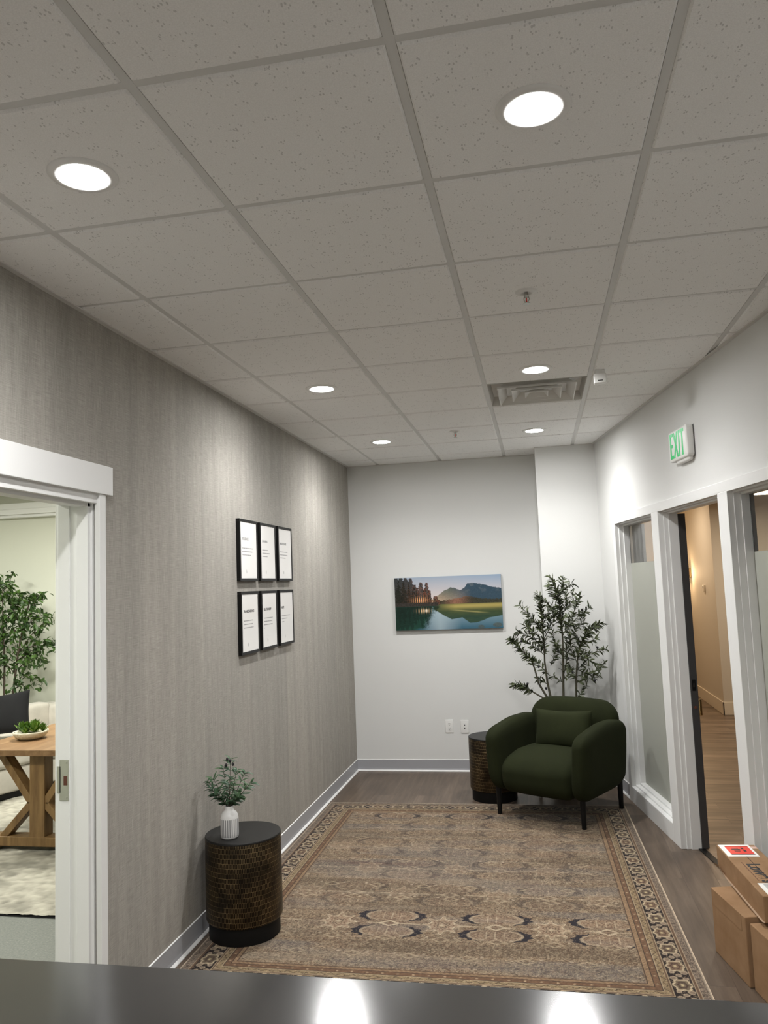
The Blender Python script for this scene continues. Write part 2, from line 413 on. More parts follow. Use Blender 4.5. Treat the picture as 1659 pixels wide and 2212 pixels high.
# cove baseboards
def cove(name, pts_fn, a, b, **k):
    """profile (offset from wall, z) swept between a and b with pts_fn(t, off)->(x,y)"""
    prof = [(0, .105), (.0045, .103), (.005, .03), (.007, .014), (.012, .006), (.017, .002), (.017, 0), (0, 0)]
    vs = []
    for t in (a, b):
        for off, z in prof: x, y = pts_fn(t, off); vs.append((x, y, z))
    m = len(prof)
    fs = [(i, (i+1) % m, (i+1) % m+m, i+m) for i in range(m)]+[tuple(range(m)), tuple(range(m, 2*m))]
    o = struct(name, MB().add(vs, fs), M_base, **k)
    lip = MB()
    prof2 = [(.0075, .0145), (.0185, .0035), (.0185, 0), (.010, 0), (.0075, .003)]
    vs = []
    for t in (a, b):
        for off, z in prof2: x, y = pts_fn(t, off); vs.append((x, y, z))
    m = len(prof2)
    lip.add(vs, [(i, (i+1) % m, (i+1) % m+m, i+m) for i in range(m)]+[tuple(range(m)), tuple(range(m, 2*m))])
    l = lip.build('toe_highlight', M_baselip, o)  # light caught by the cove toe, put in as a white strip
    tp = MB(); vs = []
    prof3 = [(0, .104), (0, .1075), (.005, .1055), (.0055, .1025)]
    for t in (a, b):
        for off, z in prof3: x, y = pts_fn(t, off); vs.append((x, y, z))
    tp.add(vs, [(i, (i+1) % 4, (i+1) % 4+4, i+4) for i in range(4)]+[(0, 1, 2, 3), (4, 5, 6, 7)])
    tp.build('top_line', M_baselip, o)
    return o
cove('baseboard_left', lambda t, o: (WX+o, t), 2.975, BY)
cove('baseboard_left', lambda t, o: (WX+o, t), -3.2, 1.89)
cove('baseboard_back', lambda t, o: (t, BY-o), WX, .03)
cove('baseboard_pillar', lambda t, o: (t, 7.0-o), .03, .56)
cove('baseboard_right', lambda t, o: rw(t, -o), 0.0, .462)
cove('baseboard_right', lambda t, o: rw(t, -o), 4.2, 10)

# door_1: office doorway in the left wall
d1 = struct_empty('door_1')
T = lambda mb, name, m=M_trim, p=None, **k: mb.build(name, m, p, **k)
for s0, s1, inner in ((DY1-.015, 2.972, -1), (DY0+.015-.055, DY0+.015, 1)):
    T(MB().box(WX-.005, WX+.019, s0, s1, 0, 2.157), 'casing', p=d1, bevel=.002)
T(MB().box(WX-.002, WX+.026, DY0-.09, 3.017, 2.157, 2.278), 'header_board', p=d1, bevel=.002)
def jamb(y, sg):
    mb = MB(); k = .5*sg
    mb.box(-1.785, WX+.004, min(y, y-sg*.007), max(y, y-sg*.007), 0, 2.15)
    mb.box(-1.892, -1.79, min(y, y-sg*.016), max(y, y-sg*.016), 0, 2.15)
    mb.box(-1.852, -1.80, min(y, y-sg*.034), max(y, y-sg*.034), 0, 2.15)
    mb.box(-1.945, -1.892, min(y, y-sg*.020), max(y, y-sg*.020), 0, 2.15)
    mb.box(-1.962, -1.94, min(y+sg*.05, y-sg*.012), max(y+sg*.05, y-sg*.012), 0, 2.15)
    return T(mb, 'jamb', p=d1, bevel=.0015)
j1 = jamb(DY1, 1); jamb(DY0, -1)
mb = MB().box(-1.945, WX+.004, DY0, DY1, 2.122, DZ+.002).box(-1.852, -1.80, DY0, DY1, 2.105, 2.125).box(-1.79, WX+.006, DY0, DY1, 2.118, 2.158)
T(mb, 'head_jamb', p=d1, bevel=.0015)
sp = MB().box(-1.936, -1.895, DY1-.0225, DY1-.0195, .925, 1.085).box(-1.948, -1.93, DY1-.0225, DY1-.0195, .955, 1.06).build('strike_plate', M_steel, d1, bevel=.001)
MB().box(-1.917, -1.901, DY1-.0235, DY1-.022, .985, 1.022).build('latch_hole', M_latch, sp)
for z in (.936, 1.074): MB().tube([(-1.907, DY1-.0225, z), (-1.907, DY1-.0245, z)], .0045, 10).build('screw', M_steel, sp)

# window_1, door_2, window_2 : one trimmed run in the right wall
def casing_run():
    tr = struct_empty('trim_5', P0, RA)
    mb = MB().box(.462, 4.2, -.018, 0.001, 2.152, 2.207); T(mb, 'head_casing', p=tr, bevel=.002)
    T(MB().box(.462, S0, -.018, .001, 0, 2.152), 'side_casing', p=tr, bevel=.002)
    T(MB().box(S1, S2, -.018, .001, 0, 2.152), 'mullion_casing', p=tr, bevel=.002)
    T(MB().box(S3, S4, -.018, .001, 0, 2.152), 'mullion_casing', p=tr, bevel=.002)
    T(MB().box(S5, 4.2, -.018, .001, 0, 2.152), 'side_casing', p=tr, bevel=.002)
casing_run()
def window(name, a, b):
    wn = struct_empty(name, P0, RA)
    lo, hi = .113, 2.152
    mb = MB()
    for k, (d0, d1, t) in enumerate(((-.018, .03, .004), (.012, .05, .013), (.045, .088, .024))):
        mb.box(a-.001, a+t, d0, d1, lo, hi); mb.box(b-t, b+.001, d0, d1, lo, hi)
        mb.box(a, b, d0, d1, hi-t, hi+.002)
        mb.box(a, b, d0, d1, lo-.002, lo+t*1.35)
    mb.box(a, b, .095, .115, lo, lo+.03).box(a, b, .095, .115, hi-.024, hi).box(a, a+.024, .095, .115, lo, hi).box(b-.024, b, .095, .115, lo, hi)
    T(mb, 'window_frame', p=wn, bevel=.0015)
    T(MB().box(a, b, -.0185, .001, 0, .113), 'apron', M_trim, wn, bevel=.002)
    MB().box(a+.02, b-.02, .0885, .0945, lo+.02, hi-.02).build('pane', M_glass, wn)
    fo = MB().box(a+.024, b-.024, .0865, .0880, lo+.03, 1.833).build('frosted_film', M_frost, wn)
    return wn
window('window_1', S0, S1); window('window_2', S4, S5)
d2 = struct_empty('door_2', P0, RA)
for a, sg in ((S2, 1), (S3, -1)):
    mb = MB()
    for d0, dd1, t in ((-.0175, .02, .005), (.018, .048, .012), (.046, .107, .021)):
        mb.box(min(a-.001*sg, a+sg*t), max(a-.001*sg, a+sg*t), d0, dd1, 0, 2.152)
    T(mb, 'jamb', p=d2, bevel=.0015)
mb = MB()
for d0, dd1, t in ((-.0175, .02, .005), (.018, .048, .012), (.046, .107, .021)): mb.box(S2, S3, d0, dd1, 2.152-t, 2.156)
T(mb, 'head_jamb', p=d2, bevel=.0015)
dk = MB().box(S2-.115, S2+.024, .107, .154, .004, 2.128).build('door_edge', M_dark_metal, d2, bevel=.002)
MB().box(S2+.024, S2+.0255, .118, .142, .985, 1.055).build('deadbolt_plate', M_black, dk)
MB().box(S2+.0254, S2+.0262, .1245, .1355, 1.008, 1.032).build('bolt_hole', M_slot, dk)
MB().tube([(S2+.024, .13, .88), (S2+.0262, .13, .88)], .010, 16).build('latch_hole', M_latch, dk)
MB().rbox((S2+.028, .160, .88), (.006, .009, .052), .004, 3, 2).build('strike_lip', M_brass, dk, smooth=True)
MB().box(S2, S3, .085, .125, 0, .006).build('threshold', M_black, d2)

# ------------------------------------------------------------------ office beyond the left doorway
struct('floor_office', MB().box(-8, -1.94, .5, 8.0, -.1, 0), M_concrete)
struct('wall_office_back', MB().box(-8, -1.94, 7.6, 7.7, 0, 3.0), M_office)
struct('wall_office_left', MB().box(-8.1, -8, .5, 7.7, 0, 3.0), M_office)
struct('wall_office_front', MB().box(-8, -1.94, .4, .5, 0, 3.0), M_office)
mb = MB().box(-8, -1.94, .5, 7.7, 2.905, 2.95)
co = struct('ceiling_office', mb, M_tile)
t = MB()
for k in range(12): t.box(-8, -1.94, .9+k*.61-.012, .9+k*.61+.012, 2.9, 2.9055)
for k in range(10): t.box(-7.6+k*.61-.012, -7.6+k*.61+.012, .5, 7.6, 2.9, 2.9055)
t.build('tee_grid', M_tee, co)
tr = struct('trim_6', MB().box(-8, -1.94, 7.46, 7.6, 2.645, 2.765).box(-8, -1.94, 7.45, 7.6, 2.70, 2.704).box(-8, -1.94, 7.50, 7.6, 2.615, 2.645), M_trim, bevel=.002)
for (x, y) in ((-3.6, 2.6), (-5.4, 5.2), (-3.4, 5.9)):  # lamps added out of view to light the office
    p = thing('added_light_panel', 'added flat square ceiling light inside the office, out of sight above the doorway', 'ceiling light', (x, y, 2.9), 0, 'added square ceiling lights of the office')
    MB().box(-.3, .3, -.3, .3, -.012, 0).build('frame', M_plast, p)
    MB().box(-.27, .27, -.27, .27, -.014, -.011).build('diffuser', M_panel, p)
    area_lamp('panel_lamp', p, (0, 0, -.016), .52, OFFICE_W, (1, 1, .90), shape='SQUARE')

# ------------------------------------------------------------------ hall beyond the right wall
struct('floor_hall', MB().box(.62, 7, 7.5, 13.2, -.1, -.0005).box(1.9, 7, -3.2, 7.5, -.1, -.0005), M_hallfloor)
bm_f = MB(); x0, y0 = rw(-.5, .1); x1, y1 = rw(10.2, .1)
bm_f.add([(x0, y0, .0005), (x1, y1, .0005), (3.2, y1, .0005), (3.2, y0, .0005), (x0, y0, -.02), (x1, y1, -.02), (3.2, y1, -.02), (3.2, y0, -.02)],
         [(0, 1, 2, 3), (4, 7, 6, 5), (0, 4, 5, 1), (1, 5, 6, 2), (2, 6, 7, 3), (3, 7, 4, 0)])
struct('floor_hall_near', bm_f, M_hallfloor)
struct('wall_hall_left', MB().box(.60, .72, 7.0, 13.2, 0, 2.75), M_hall)
struct('wall_hall_far', MB().box(.6, 2.2, 13.0, 13.1, 0, 2.75), M_hall)
struct('wall_hall_middle', MB().box(2.14, 6.9, 10.33, 13.0, 0, 2.75), M_hall, bevel=.004)
struct('wall_hall_right', MB().box(6.9, 7.0, -3.2, 13.0, 0, 2.75), M_hall)
struct('wall_hall_front', MB().box(2.4, 7.0, -3.3, -3.2, 0, 2.75), M_hall)
hc = MB(); x0, y0 = rw(-.6, .108); x1, y1 = rw(10.2, .108)
hc.add([(x0, y0, 2.75), (x1, y1, 2.75), (7, y1, 2.75), (7, y0, 2.75), (x0, y0, 2.8), (x1, y1, 2.8), (7, y1, 2.8), (7, y0, 2.8)],
       [(0, 1, 2, 3), (4, 7, 6, 5), (0, 4, 5, 1), (1, 5, 6, 2), (2, 6, 7, 3), (3, 7, 4, 0)]).box(.6, 7, y0, 13.1, 2.75, 2.8)
struct('ceiling_hall', hc, M_hallbase)
struct('baseboard_hall', MB().box(2.126, 2.142, 10.316, 13.0, 0, .155).box(2.126, 6.9, 10.316, 10.332, 0, .155), M_hallbase, bevel=.003)
d3 = struct('door_3', MB().box(.725, .975, 7.40, 7.445, .01, 2.2), M_dark_metal, bevel=.002)
sc_ = thing('wall_sconce', 'warm wall light on the tan hall wall beyond the doorway', 'wall light', (2.14, 11.85, 1.74))
MB().box(-.012, 0, -.05, .05, -.07, .07).build('backplate', M_brass, sc_, bevel=.004)
MB().lathe([(.02, -.06), (.045, -.05), (.05, .05), (.03, .06)], (-.075, 0, 0), 24).build('lamp_shade', M_warmlens, sc_, smooth=True)
for zz_, po in ((0, 5.0),):
    L = bpy.data.lights.new('sconce_lamp', 'POINT'); L.energy = 13; L.color = (1, .70, .40); L.shadow_soft_size = .03
    o = bpy.data.objects.new('sconce_lamp', L); C.objects.link(o); o.location = (-.14, 0, 0); o.parent = sc_
for (x, y), lb in (((2.42, 8.94), 'flat warm ceiling light seen through the right-hand window'), ((1.75, 6.3), 'added flat warm ceiling light, unseen behind the doorway head'), ((1.4, 10.8), 'added flat warm ceiling light, unseen deep in the hall')):  # first lamp is in sight, the other two are added to brighten the hall
    z = 2.745 if y != 8.94 else 2.60
    p = thing('hall_ceiling_light', lb, 'ceiling light', (x, y, z), 0)
    MB().rbox((0, 0, -.02), (.16, .16, .02), .01, 2, 2).build('diffuser', M_warmlens, p, smooth=True)
    if z < 2.7: MB().tube([(0, 0, 0), (0, 0, .15)], .008).build('stem', M_brass, p)
    area_lamp('panel_lamp', p, (0, 0, -.045), .3, HALL_W*{8.94: 1, 6.3: .9, 10.8: .45}[y], (1, .83, .64), shape='SQUARE')
th = thing('thermostat', 'small square beige wall control on the tan hall wall', 'thermostat', (2.14, 10.93, 1.53))
MB().rbox((-.012, 0, 0), (.012, .04, .045), .006, 3, 2).build('housing', M_hallbase, th, smooth=True)
MB().box(-.026, -.023, -.022, .022, .0, .03).build('display', M_greyink, th)

# ------------------------------------------------------------------ recessed downlights
def downlight(x, y, label):
    p = thing('recessed_downlight', label, 'ceiling light', (x, y, 2.8995), 0, 'recessed downlights')
    n = 48
    MB().lathe([(.064, .0), (.0645, -.004), (.070, -.0075), (.088, -.006), (.094, -.001), (.094, .001)], n=n).build('trim_ring', M_plast, p, smooth=True)
    MB().lathe([(0, -.0035), (.055, -.0035), (.0645, -.0025), (.0645, -.0005), (0, -.0005)], n=n).build('lens', M_lens, p, smooth=True)
    L = bpy.data.lights.new('downlight_lamp', 'SPOT'); L.energy = LAMP_W; L.color = COOL; L.spot_size = radians(146); L.spot_blend = .95; L.shadow_soft_size = .05
    o = bpy.data.objects.new('downlight_lamp', L); C.objects.link(o); o.location = (0, 0, -.008); o.parent = p
for a in ((-1.175, 1.88, 'large round recessed light at the upper left of the lobby ceiling'),
          (.053, 1.88, 'large round recessed light at the upper right, nearest the viewer'),
          (-1.183, 4.355, 'round recessed light in the left row, second from the viewer'),
          (.050, 4.345, 'round recessed light just before the square air diffuser'),
          (-1.187, 6.17, 'farthest round recessed light in the left row by the patterned wall'),
          (.035, 6.17, 'farthest round recessed light in the right row, behind the air diffuser'),
          (-1.18, -.58, 'added recessed light out of the picture, above left of the reception counter'),  # from here on, unseen lamps added for more light in the lobby
          (.05, -.58, 'added recessed light out of the picture, above right of the reception counter'),
          (-1.18, -2.41, 'added recessed light out of the picture, far behind the viewer on the left'),
          (.05, -2.41, 'added recessed light out of the picture, far behind the viewer on the right')):
    downlight(*a)

# ------------------------------------------------------------------ air diffuser
ad = thing('air_diffuser', 'square stepped white air diffuser in a ceiling bay', 'air vent', (GX+2.5*G, GY+5.5*G, 2.902))
def frustum(mb, a0, z0, a1, z1, t=.002):
    vs = []
    for a, z in ((a0, z0), (a1, z1), (a1-t, z1+t), (a0-t, z0+t)):
        vs += [(-a, -a, z), (a, -a, z), (a, a, z), (-a, a, z)]
    fs = []
    for r0, r1 in ((0, 1), (1, 2), (2, 3), (3, 0)):
        for k in range(4): fs.append((r0*4+k, r0*4+(k+1) % 4, r1*4+(k+1) % 4, r1*4+k))
    mb.add(vs, fs)
M_diff = mat('diffuser_white_enamel', (.60, .59, .56, 1), .5)
M_duct = mat('dark_duct', (.035, .04, .05, 1), .8)
mb = MB(); frustum(mb, .2925, 0, .272, .085); mb.build('outer_frame', M_diff, ad)
for a, zz_ in ((.236, -.014), (.152, -.014), (.072, -.014)):
    mb = MB(); frustum(mb, a-.006, zz_, a-.050, zz_+.045); frustum(mb, a, zz_, a-.0065, zz_-.0005); frustum(mb, a, zz_, a-.001, zz_+.010)
    mb.build('louvre_cone', M_diff, ad)
MB().box(-.05, .05, -.05, .05, .03, .034).build('centre_plate', M_diff, ad)
MB().box(-.27, .27, -.27, .27, .085, .09).build('duct_box', M_duct, ad)
MB().tube([(0, 0, .033), (0, 0, .01)], .008, 10).build('centre_screw', M_plast, ad)

# sprinklers
def sprinkler(x, y, label):
    p = thing('fire_sprinkler', label, 'fire sprinkler', (x, y, 2.8995), 0, 'ceiling fire sprinklers')
    MB().lathe([(.012, .002), (.020, -.008), (.026, -.010), (.030, -.004), (.044, -.003), (.046, .001), (.02, .003)], n=32).build('escutcheon', M_plast, p, smooth=True)
    MB().lathe([(.008, -.002), (.009, -.022), (.006, -.026)], n=16).build('nozzle', M_steel, p, smooth=True)
    MB().tube([(0, 0, -.02), (0, 0, -.044)], .0025, 8).build('glass_bulb', M_red, p, smooth=True)
    f = MB()
    for sg in (-1, 1): f.tube([(sg*.007, 0, -.02), (sg*.011, 0, -.032), (sg*.003, 0, -.048)], .0022, 6)
    f.build('frame_arms', M_steel, p, smooth=True)
    MB().lathe([(0, -.048), (.014, -.049), (.015, -.051), (0, -.051)], n=16).build('deflector', M_steel, p)
sprinkler(.017, 3.14, 'nearer white fire sprinkler hanging from a ceiling tile')
sprinkler(-.565, 5.96, 'farther small fire sprinkler near the back wall')

# occupancy sensor
se = thing('motion_sensor', 'small white motion sensor on the ceiling grid right of the diffuser', 'sensor', (.405, 4.50, 2.9))
MB().box(-.025, .03, -.02, .02, -.028, 0).build('bracket', M_plast, se, bevel=.003)
MB().rbox((0, -.012, -.052), (.034, .022, .028), .006, 3, 2).build('housing', M_plast, se, smooth=True)
MB().box(-.014, .014, -.0355, -.033, -.068, -.063).build('slot', M_slot, se)

# ------------------------------------------------------------------ exit sign
M_exit = glow('green_exit_letters', (.0, .42, .11, 1), .42)
M_exit.node_tree.nodes['Principled BSDF'].inputs['Base Color'].default_value = (0, .3, .08, 1)
ex = thing('exit_sign', 'white EXIT sign with green letters high on the right wall', 'exit sign', rw(2.16, 0)+(2.5,), RA)
MB().rbox((0, -.027, 0), (.152, .024, .093), (.02, .01, .02), 4, 2).build('housing', M_plast, ex, smooth=True)
MB().box(-.148, .15, -.004, -.001, -.092, .09).build('back_plate', M_greyink, ex)
MB().rbox((.02, -.018, -.096), (.11, .017, .018), (.03, .014, .014), 4, 3).build('lamp_cover', M_plast, ex, smooth=True)
Lg = MB(); yf0, yf1 = -.0525, -.0505
def seg(x0, x1, z0, z1): Lg.box(x0, x1, yf0, yf1, z0, z1)
zb, zt = -.076, .076; st = .019
exm = {}
def letter(name, f):
    mb = MB(); f(mb); mb.build(name, M_exit, ex)
def LE(m):
    m.box(-.118, -.118+st, yf0, yf1, zb, zt)
    for z in (zb, -st/2, zt-st): m.box(-.118, -.065 if z != -st/2 else -.073, yf0, yf1, z, z+st)
def LX(m):
    for a, b_ in ((-.052, .006), (.006, -.052)):
        m.prism([(a-st*.55, zb), (a+st*.55, zb), (b_+st*.55, zt), (b_-st*.55, zt)], yf0, yf1, 1)
def LI(m): m.box(.026, .026+st, yf0, yf1, zb, zt)
def LT(m): m.box(.058, .118, yf0, yf1, zt-st, zt); m.box(.088-st/2, .088+st/2, yf0, yf1, zb, zt)
for nm, f in (('letter_e', LE), ('letter_x', LX), ('letter_i', LI), ('letter_t', LT)): letter(nm, f)

# ------------------------------------------------------------------ six framed value prints
M_frame = mat('black_picture_frame', (.005, .005, .005, 1), .4, spec=.25)
M_sheet = mat('white_print_sheet', (.78, .77, .75, 1), .22, spec=.6)
words = [('RESILIENCE', 3, (.9, .88, .75)), ('LEARNING', 3, (.55, .72, .5)), ('MINDFULNESS', 3, (.8, .8, .6)),
         ('TRANSCENDENCE', 3, (.8, .78, .82)), ('RELATIONSHIP', 4, (.85, .82, .85)), ('HOPE', 3, (.95, .6, .25))]
where = ['left print of the upper row', 'middle print of the upper row', 'right print of the upper row',
         'left print of the lower row', 'middle print of the lower row', 'right print of the lower row']
k = 0
for zc in (1.983, 1.540):
    for yc in (4.610, 4.965, 5.325):
        wd, nl, ll = words[k]
        p = thing('picture_frame', 'black framed white text sheet on the textured wall, '+where[k], 'picture frame', (WX, yc, zc), 0, 'framed text prints on the left wall')
        hw, hh, t_ = .154, .190, .017
        f = MB(); D = .024
        f.box(0, D, -hw, hw, hh-t_, hh).box(0, D, -hw, hw, -hh, -hh+t_).box(0, D, -hw, -hw+t_, -hh+t_, hh-t_).box(0, D, hw-t_, hw, -hh+t_, hh-t_)
        f.build('frame', M_frame, p, bevel=.001)
        MB().box(.004, .021, -hw+t_, hw-t_, -hh+t_, hh-t_).build('print_sheet', M_sheet, p)
        R_ = (pi/2, 0, pi/2)
        text_mb(wd, .0215, 'title', M_greyink if k < 3 else M_ink, p, (.0212, -.110, .062), R_, .0002, .0006, sx=1.0)
        mb = MB()
        for li in range(nl):
            L_ = .2*ll[min(li, len(ll)-1)] if li < 3 else .02
            xx = -.11; z_ = .012-.021*li
            while xx < -.11+L_-.008:
                wl = random.uniform(.008, .022); mb.box(.0211, .0214, xx, min(xx+wl, -.11+L_), z_-.0028, z_+.0028); xx += wl+.0035
        mb.build('paragraph', M_greyink, p)
        MB().box(.0211, .0214, -.045, -.043, -.143, -.120).box(.0211, .0214, -.041, -.0395, -.140, -.126).build('small_emblem', M_greyink, p)
        k += 1

# ------------------------------------------------------------------ colour-by-vertex material
def vcol_mat(name, rough, spec=.3, bump=0):
    m = mat(name, rough=rough, spec=spec); n = NT(m); a = n.n('ShaderNodeVertexColor'); a.layer_name = 'Col'; n.base(a.outputs['Color'])
    if bump: n.bump(n.noise(n.coord('Object'), 700, 2), bump, .002)
    return m
def grid_obj(name, P, col, m, parent=None):
    """P (ny,nx,3) points, col (ny,nx,3) linear colours; front face only plus nothing else"""
    ny, nx = P.shape[:2]
    me = bpy.data.meshes.new(name)
    nv = nx*ny; nf = (nx-1)*(ny-1)
    me.vertices.add(nv); me.vertices.foreach_set('co', P.reshape(-1).astype(np.float32))
    i = (np.arange(ny-1)[:, None]*nx+np.arange(nx-1)[None, :]).reshape(-1)
    q = np.stack([i, i+1, i+1+nx, i+nx], 1).reshape(-1)
    me.loops.add(nf*4); me.loops.foreach_set('vertex_index', q.astype(np.int32))
    me.polygons.add(nf); me.polygons.foreach_set('loop_start', (np.arange(nf)*4).astype(np.int32))
    me.update(calc_edges=True)
    ca = me.color_attributes.new('Col', 'FLOAT_COLOR', 'POINT')
    rgba = np.concatenate([col.reshape(-1, 3), np.ones((nv, 1))], 1).astype(np.float32)
    ca.data.foreach_set('color', rgba.reshape(-1))
    me.materials.append(m); o = bpy.data.objects.new(name, me); C.objects.link(o)
    if parent: o.parent = parent
    return o
def snoise(ny, nx, sy, sx, seed, octv=1):
    """smooth value noise, feature size in cells sy,sx"""
    out = np.zeros((ny, nx)); amp = 1; tot = 0
    for o_ in range(octv):
        r = np.random.default_rng(seed+o_*17); gy, gx = int(ny/sy)+3, int(nx/sx)+3
        g_ = r.random((gy, gx)); y = np.arange(ny)/sy; x = np.arange(nx)/sx
        y0 = y.astype(int); x0 = x.astype(int); fy = y-y0; fx = x-x0; fy = fy*fy*(3-2*fy); fx = fx*fx*(3-2*fx)
        a = g_[y0][:, x0]; b_ = g_[y0][:, x0+1]; c = g_[y0+1][:, x0]; d = g_[y0+1][:, x0+1]
        out += amp*((a*(1-fx)+b_*fx)*(1-fy)[:, None]+(c*(1-fx)+d*fx)*fy[:, None]); tot += amp
        amp *= .55; sy = max(1.01, sy/2); sx = max(1.01, sx/2)
    return out/tot
def l3(r, g, b): return np.array(lin(r, g, b)[:3])

# ------------------------------------------------------------------ landscape canvas on the back wall
def landscape():
    nx, ny = 420, 210
    X, Y = np.meshgrid(np.linspace(0, 1, nx), np.linspace(1, 0, ny)[::-1]*1.0)   # Y 0 bottom .. 1 top
    col = np.zeros((ny, nx, 3))
    n1 = snoise(ny, nx, 10, 16, 1, 4); n2 = snoise(ny, nx, 3, 3, 2, 2); n3 = snoise(ny, nx, 6, 40, 5, 3)
    def blend(mask, c): 
        m_ = np.clip(mask, 0, 1)[..., None]; col[:] = col*(1-m_)+np.asarray(c)*m_
    def sm(e, w=.006): return np.clip(e/w+.5, 0, 1)
    # sky
    t_ = np.clip((Y-.5)/.5, 0, 1)[..., None]
    col[:] = l3(224, 205, 196)*(1-t_)+l3(150, 168, 190)*t_
    blend(np.clip((X-.5)*1.5, 0, 1)*np.clip((Y-.7)*3, 0, 1)*.7, l3(118, 160, 198))
    def ridge(xs, ys): return np.interp(X[0], xs, ys)[None, :]
    # far right mountain (photo shape), left hazy shoulder
    r1 = ridge([0, .36, .42, .48, .53, .56, .60, .63, .66, .69, .73, .78, .83, .90, 1.0],
               [.4, .57, .66, .74, .785, .78, .74, .73, .775, .85, .86, .845, .83, .775, .745])+(snoise(1, nx, 2, 6, 9, 3)-.5)*.02
    mt = sm(r1-Y)
    mc = l3(46, 74, 92)*np.ones_like(col); haze = np.clip(1-(Y-.52)/.28, 0, 1)*np.clip((.72-X)/.35, 0, 1)
    mc = mc*(1-haze[..., None])+l3(214, 178, 136)*haze[..., None]
    rock = (n1 > .56)*np.clip((Y-.62)*5, 0, 1); mc = mc*(1-.35*rock[..., None])+l3(120, 128, 130)*.35*rock[..., None]
    lefts = np.clip((.62-X)/.1, 0, 1)*np.clip(1-haze, 0, 1); mc = mc*(1-.5*lefts[..., None])+l3(104, 112, 84)*.5*lefts[..., None]
    blend(mt, mc*(.85+.3*n2[..., None]))
    # low tree line
    tl = .545+.06*np.exp(-((X-.68)/.12)**2)+(n2-.5)*.05
    blend(sm(tl-Y)*sm(X-.42, .03), (l3(58, 58, 42)*(1-np.exp(-((X-.58)/.09)**2)[..., None])+l3(140, 92, 66)*np.exp(-((X-.58)/.09)**2)[..., None])*(.6+.8*n2[..., None]))
    # water / grass bank
    wl = .475
    wc = np.zeros_like(col); ty = np.clip(Y/wl, 0, 1)[..., None]
    wc[:] = l3(28, 92, 116)*(1-ty)+l3(142, 176, 190)*ty
    wc = wc*(1-np.clip(1-abs(X-.42)/.2, 0, 1)[..., None]*.6)+l3(176, 196, 204)*np.clip(1-abs(X-.42)/.2, 0, 1)[..., None]*.6*1
    # reflected mountain / grass
    r2 = ridge([.33, .40, .46, .53, .58, .63, .70, .76, .82, .88, 1.0], [.42, .34, .26, .185, .20, .215, .11, .115, .15, .20, .235])
    gm = sm(Y-r2, .01)*sm(X-.36, .02)
    band = n3
    gc = l3(34, 62, 44)*(1-band[..., None])+l3(84, 96, 44)*band[..., None]
    lit = np.exp(-((Y-.43)/.05)**2)*np.clip((X-.40)*6, 0, 1); gc = gc*(1-lit[..., None])+l3(176, 158, 66)*lit[..., None]
    st_ = np.exp(-((Y-(.37-.22*(X-.5)))/.012)**2)*np.clip((X-.5)*8, 0, 1)*np.clip((.9-X)*8, 0, 1)*.7; gc = gc*(1-st_[..., None])+l3(176, 164, 86)*st_[..., None]
    lowm = np.clip((.33-Y)*7, 0, 1)*.6; gc = gc*(1-lowm[..., None])+l3(28, 70, 62)*lowm[..., None]
    wc = wc*(1-gm[..., None])+gc*gm[..., None]
    gl = sm(.30+.25*(Y-.1)-X+.05*(n2-.5), .06)*sm(Y-(-.02+.35*np.clip(X-.12, 0, 1)*n1*1.5), .06); wc = wc*(1-gl[..., None])+(l3(20, 66, 52)*(.7+.6*n3[..., None]))*gl[..., None]
    blend(sm(wl-Y, .01), wc)
    rocks = np.exp(-((X-.80)/.035)**2-((Y-.035)/.04)**2)+np.exp(-((X-.95)/.05)**2-((Y-.06)/.05)**2); blend((rocks > .5)*.6, l3(86, 84, 60)*(.6+.8*n2[..., None]))
    # conifers: left forest, with jagged tops and their reflection
    r = np.random.default_rng(3)
    for cx, tp, wd in [(.015, 1.0, .05), (.06, 1.0, .05), (.105, 1.0, .045), (.155, .99, .035), (.19, .86, .03), (.215, .8, .02), (.25, .9, .032), (.285, .78, .02), (.305, .89, .026), (.33, .74, .022), (.385, .63, .022), (.41, .56, .02)]:
        w_ = 1.35*wd*np.clip((tp+.04-Y)/(tp-.45), 0, 1)**.55*(.45+1.0*snoise(ny, nx, 4, 5, int(cx*1000), 2))
        m_ = (abs(X-cx) < w_)*(Y < tp)*(Y > .47)
        warm = np.clip((cx-.08)*3, 0, .75)*(n2 > .5)
        c_ = l3(34, 34, 24)*(1-warm[..., None])+l3(118, 62, 36)*warm[..., None]
        blend(m_*.93, c_*(.6+.9*n2[..., None]))
        rf = (abs(X-cx) < w_[::-1]*.9)*(Y < .44)*(Y > .44-(tp-.5)*.95)
        blend(rf*.55, l3(16, 34, 26)*(.7+.6*n2[..., None]))
    glow_ = np.exp(-((X-.235)/.06)**2-((Y-.565)/.05)**2)*(np.sin(X*330) > 0); blend(glow_, l3(255, 176, 96))
    glr = np.exp(-((X-.27)/.05)**2-((Y-.36)/.035)**2)*(np.sin(X*260) > .1); blend(glr, l3(255, 206, 140))
    glr = np.exp(-((X-.295)/.012)**2-((Y-.36)/.022)**2); blend(glr, l3(255, 236, 206))
    sh = sm(.035-abs(Y-.475-.01*n2), .01)*sm(.41-X, .02); blend(sh, l3(58, 52, 46)*(.4+1.1*n2[..., None]))
    gr_ = col.mean(2, keepdims=True); col = col*.78+gr_*.22
    return np.clip(col, 0, 1)
pc = landscape(); ny, nx = pc.shape[:2]
cv = thing('landscape_canvas', 'wide frameless canvas print of a mountain lake with conifers', 'painting', (-.842, BY, 1.549))
hw, hh = .502, .2475
Pg = np.zeros((ny, nx, 3)); Pg[..., 0] = np.linspace(-hw, hw, nx)[None, :]; Pg[..., 1] = -.0325; Pg[..., 2] = np.linspace(-hh, hh, ny)[:, None]
grid_obj('printed_face', Pg, pc, vcol_mat('canvas_print', .75, .2), cv)
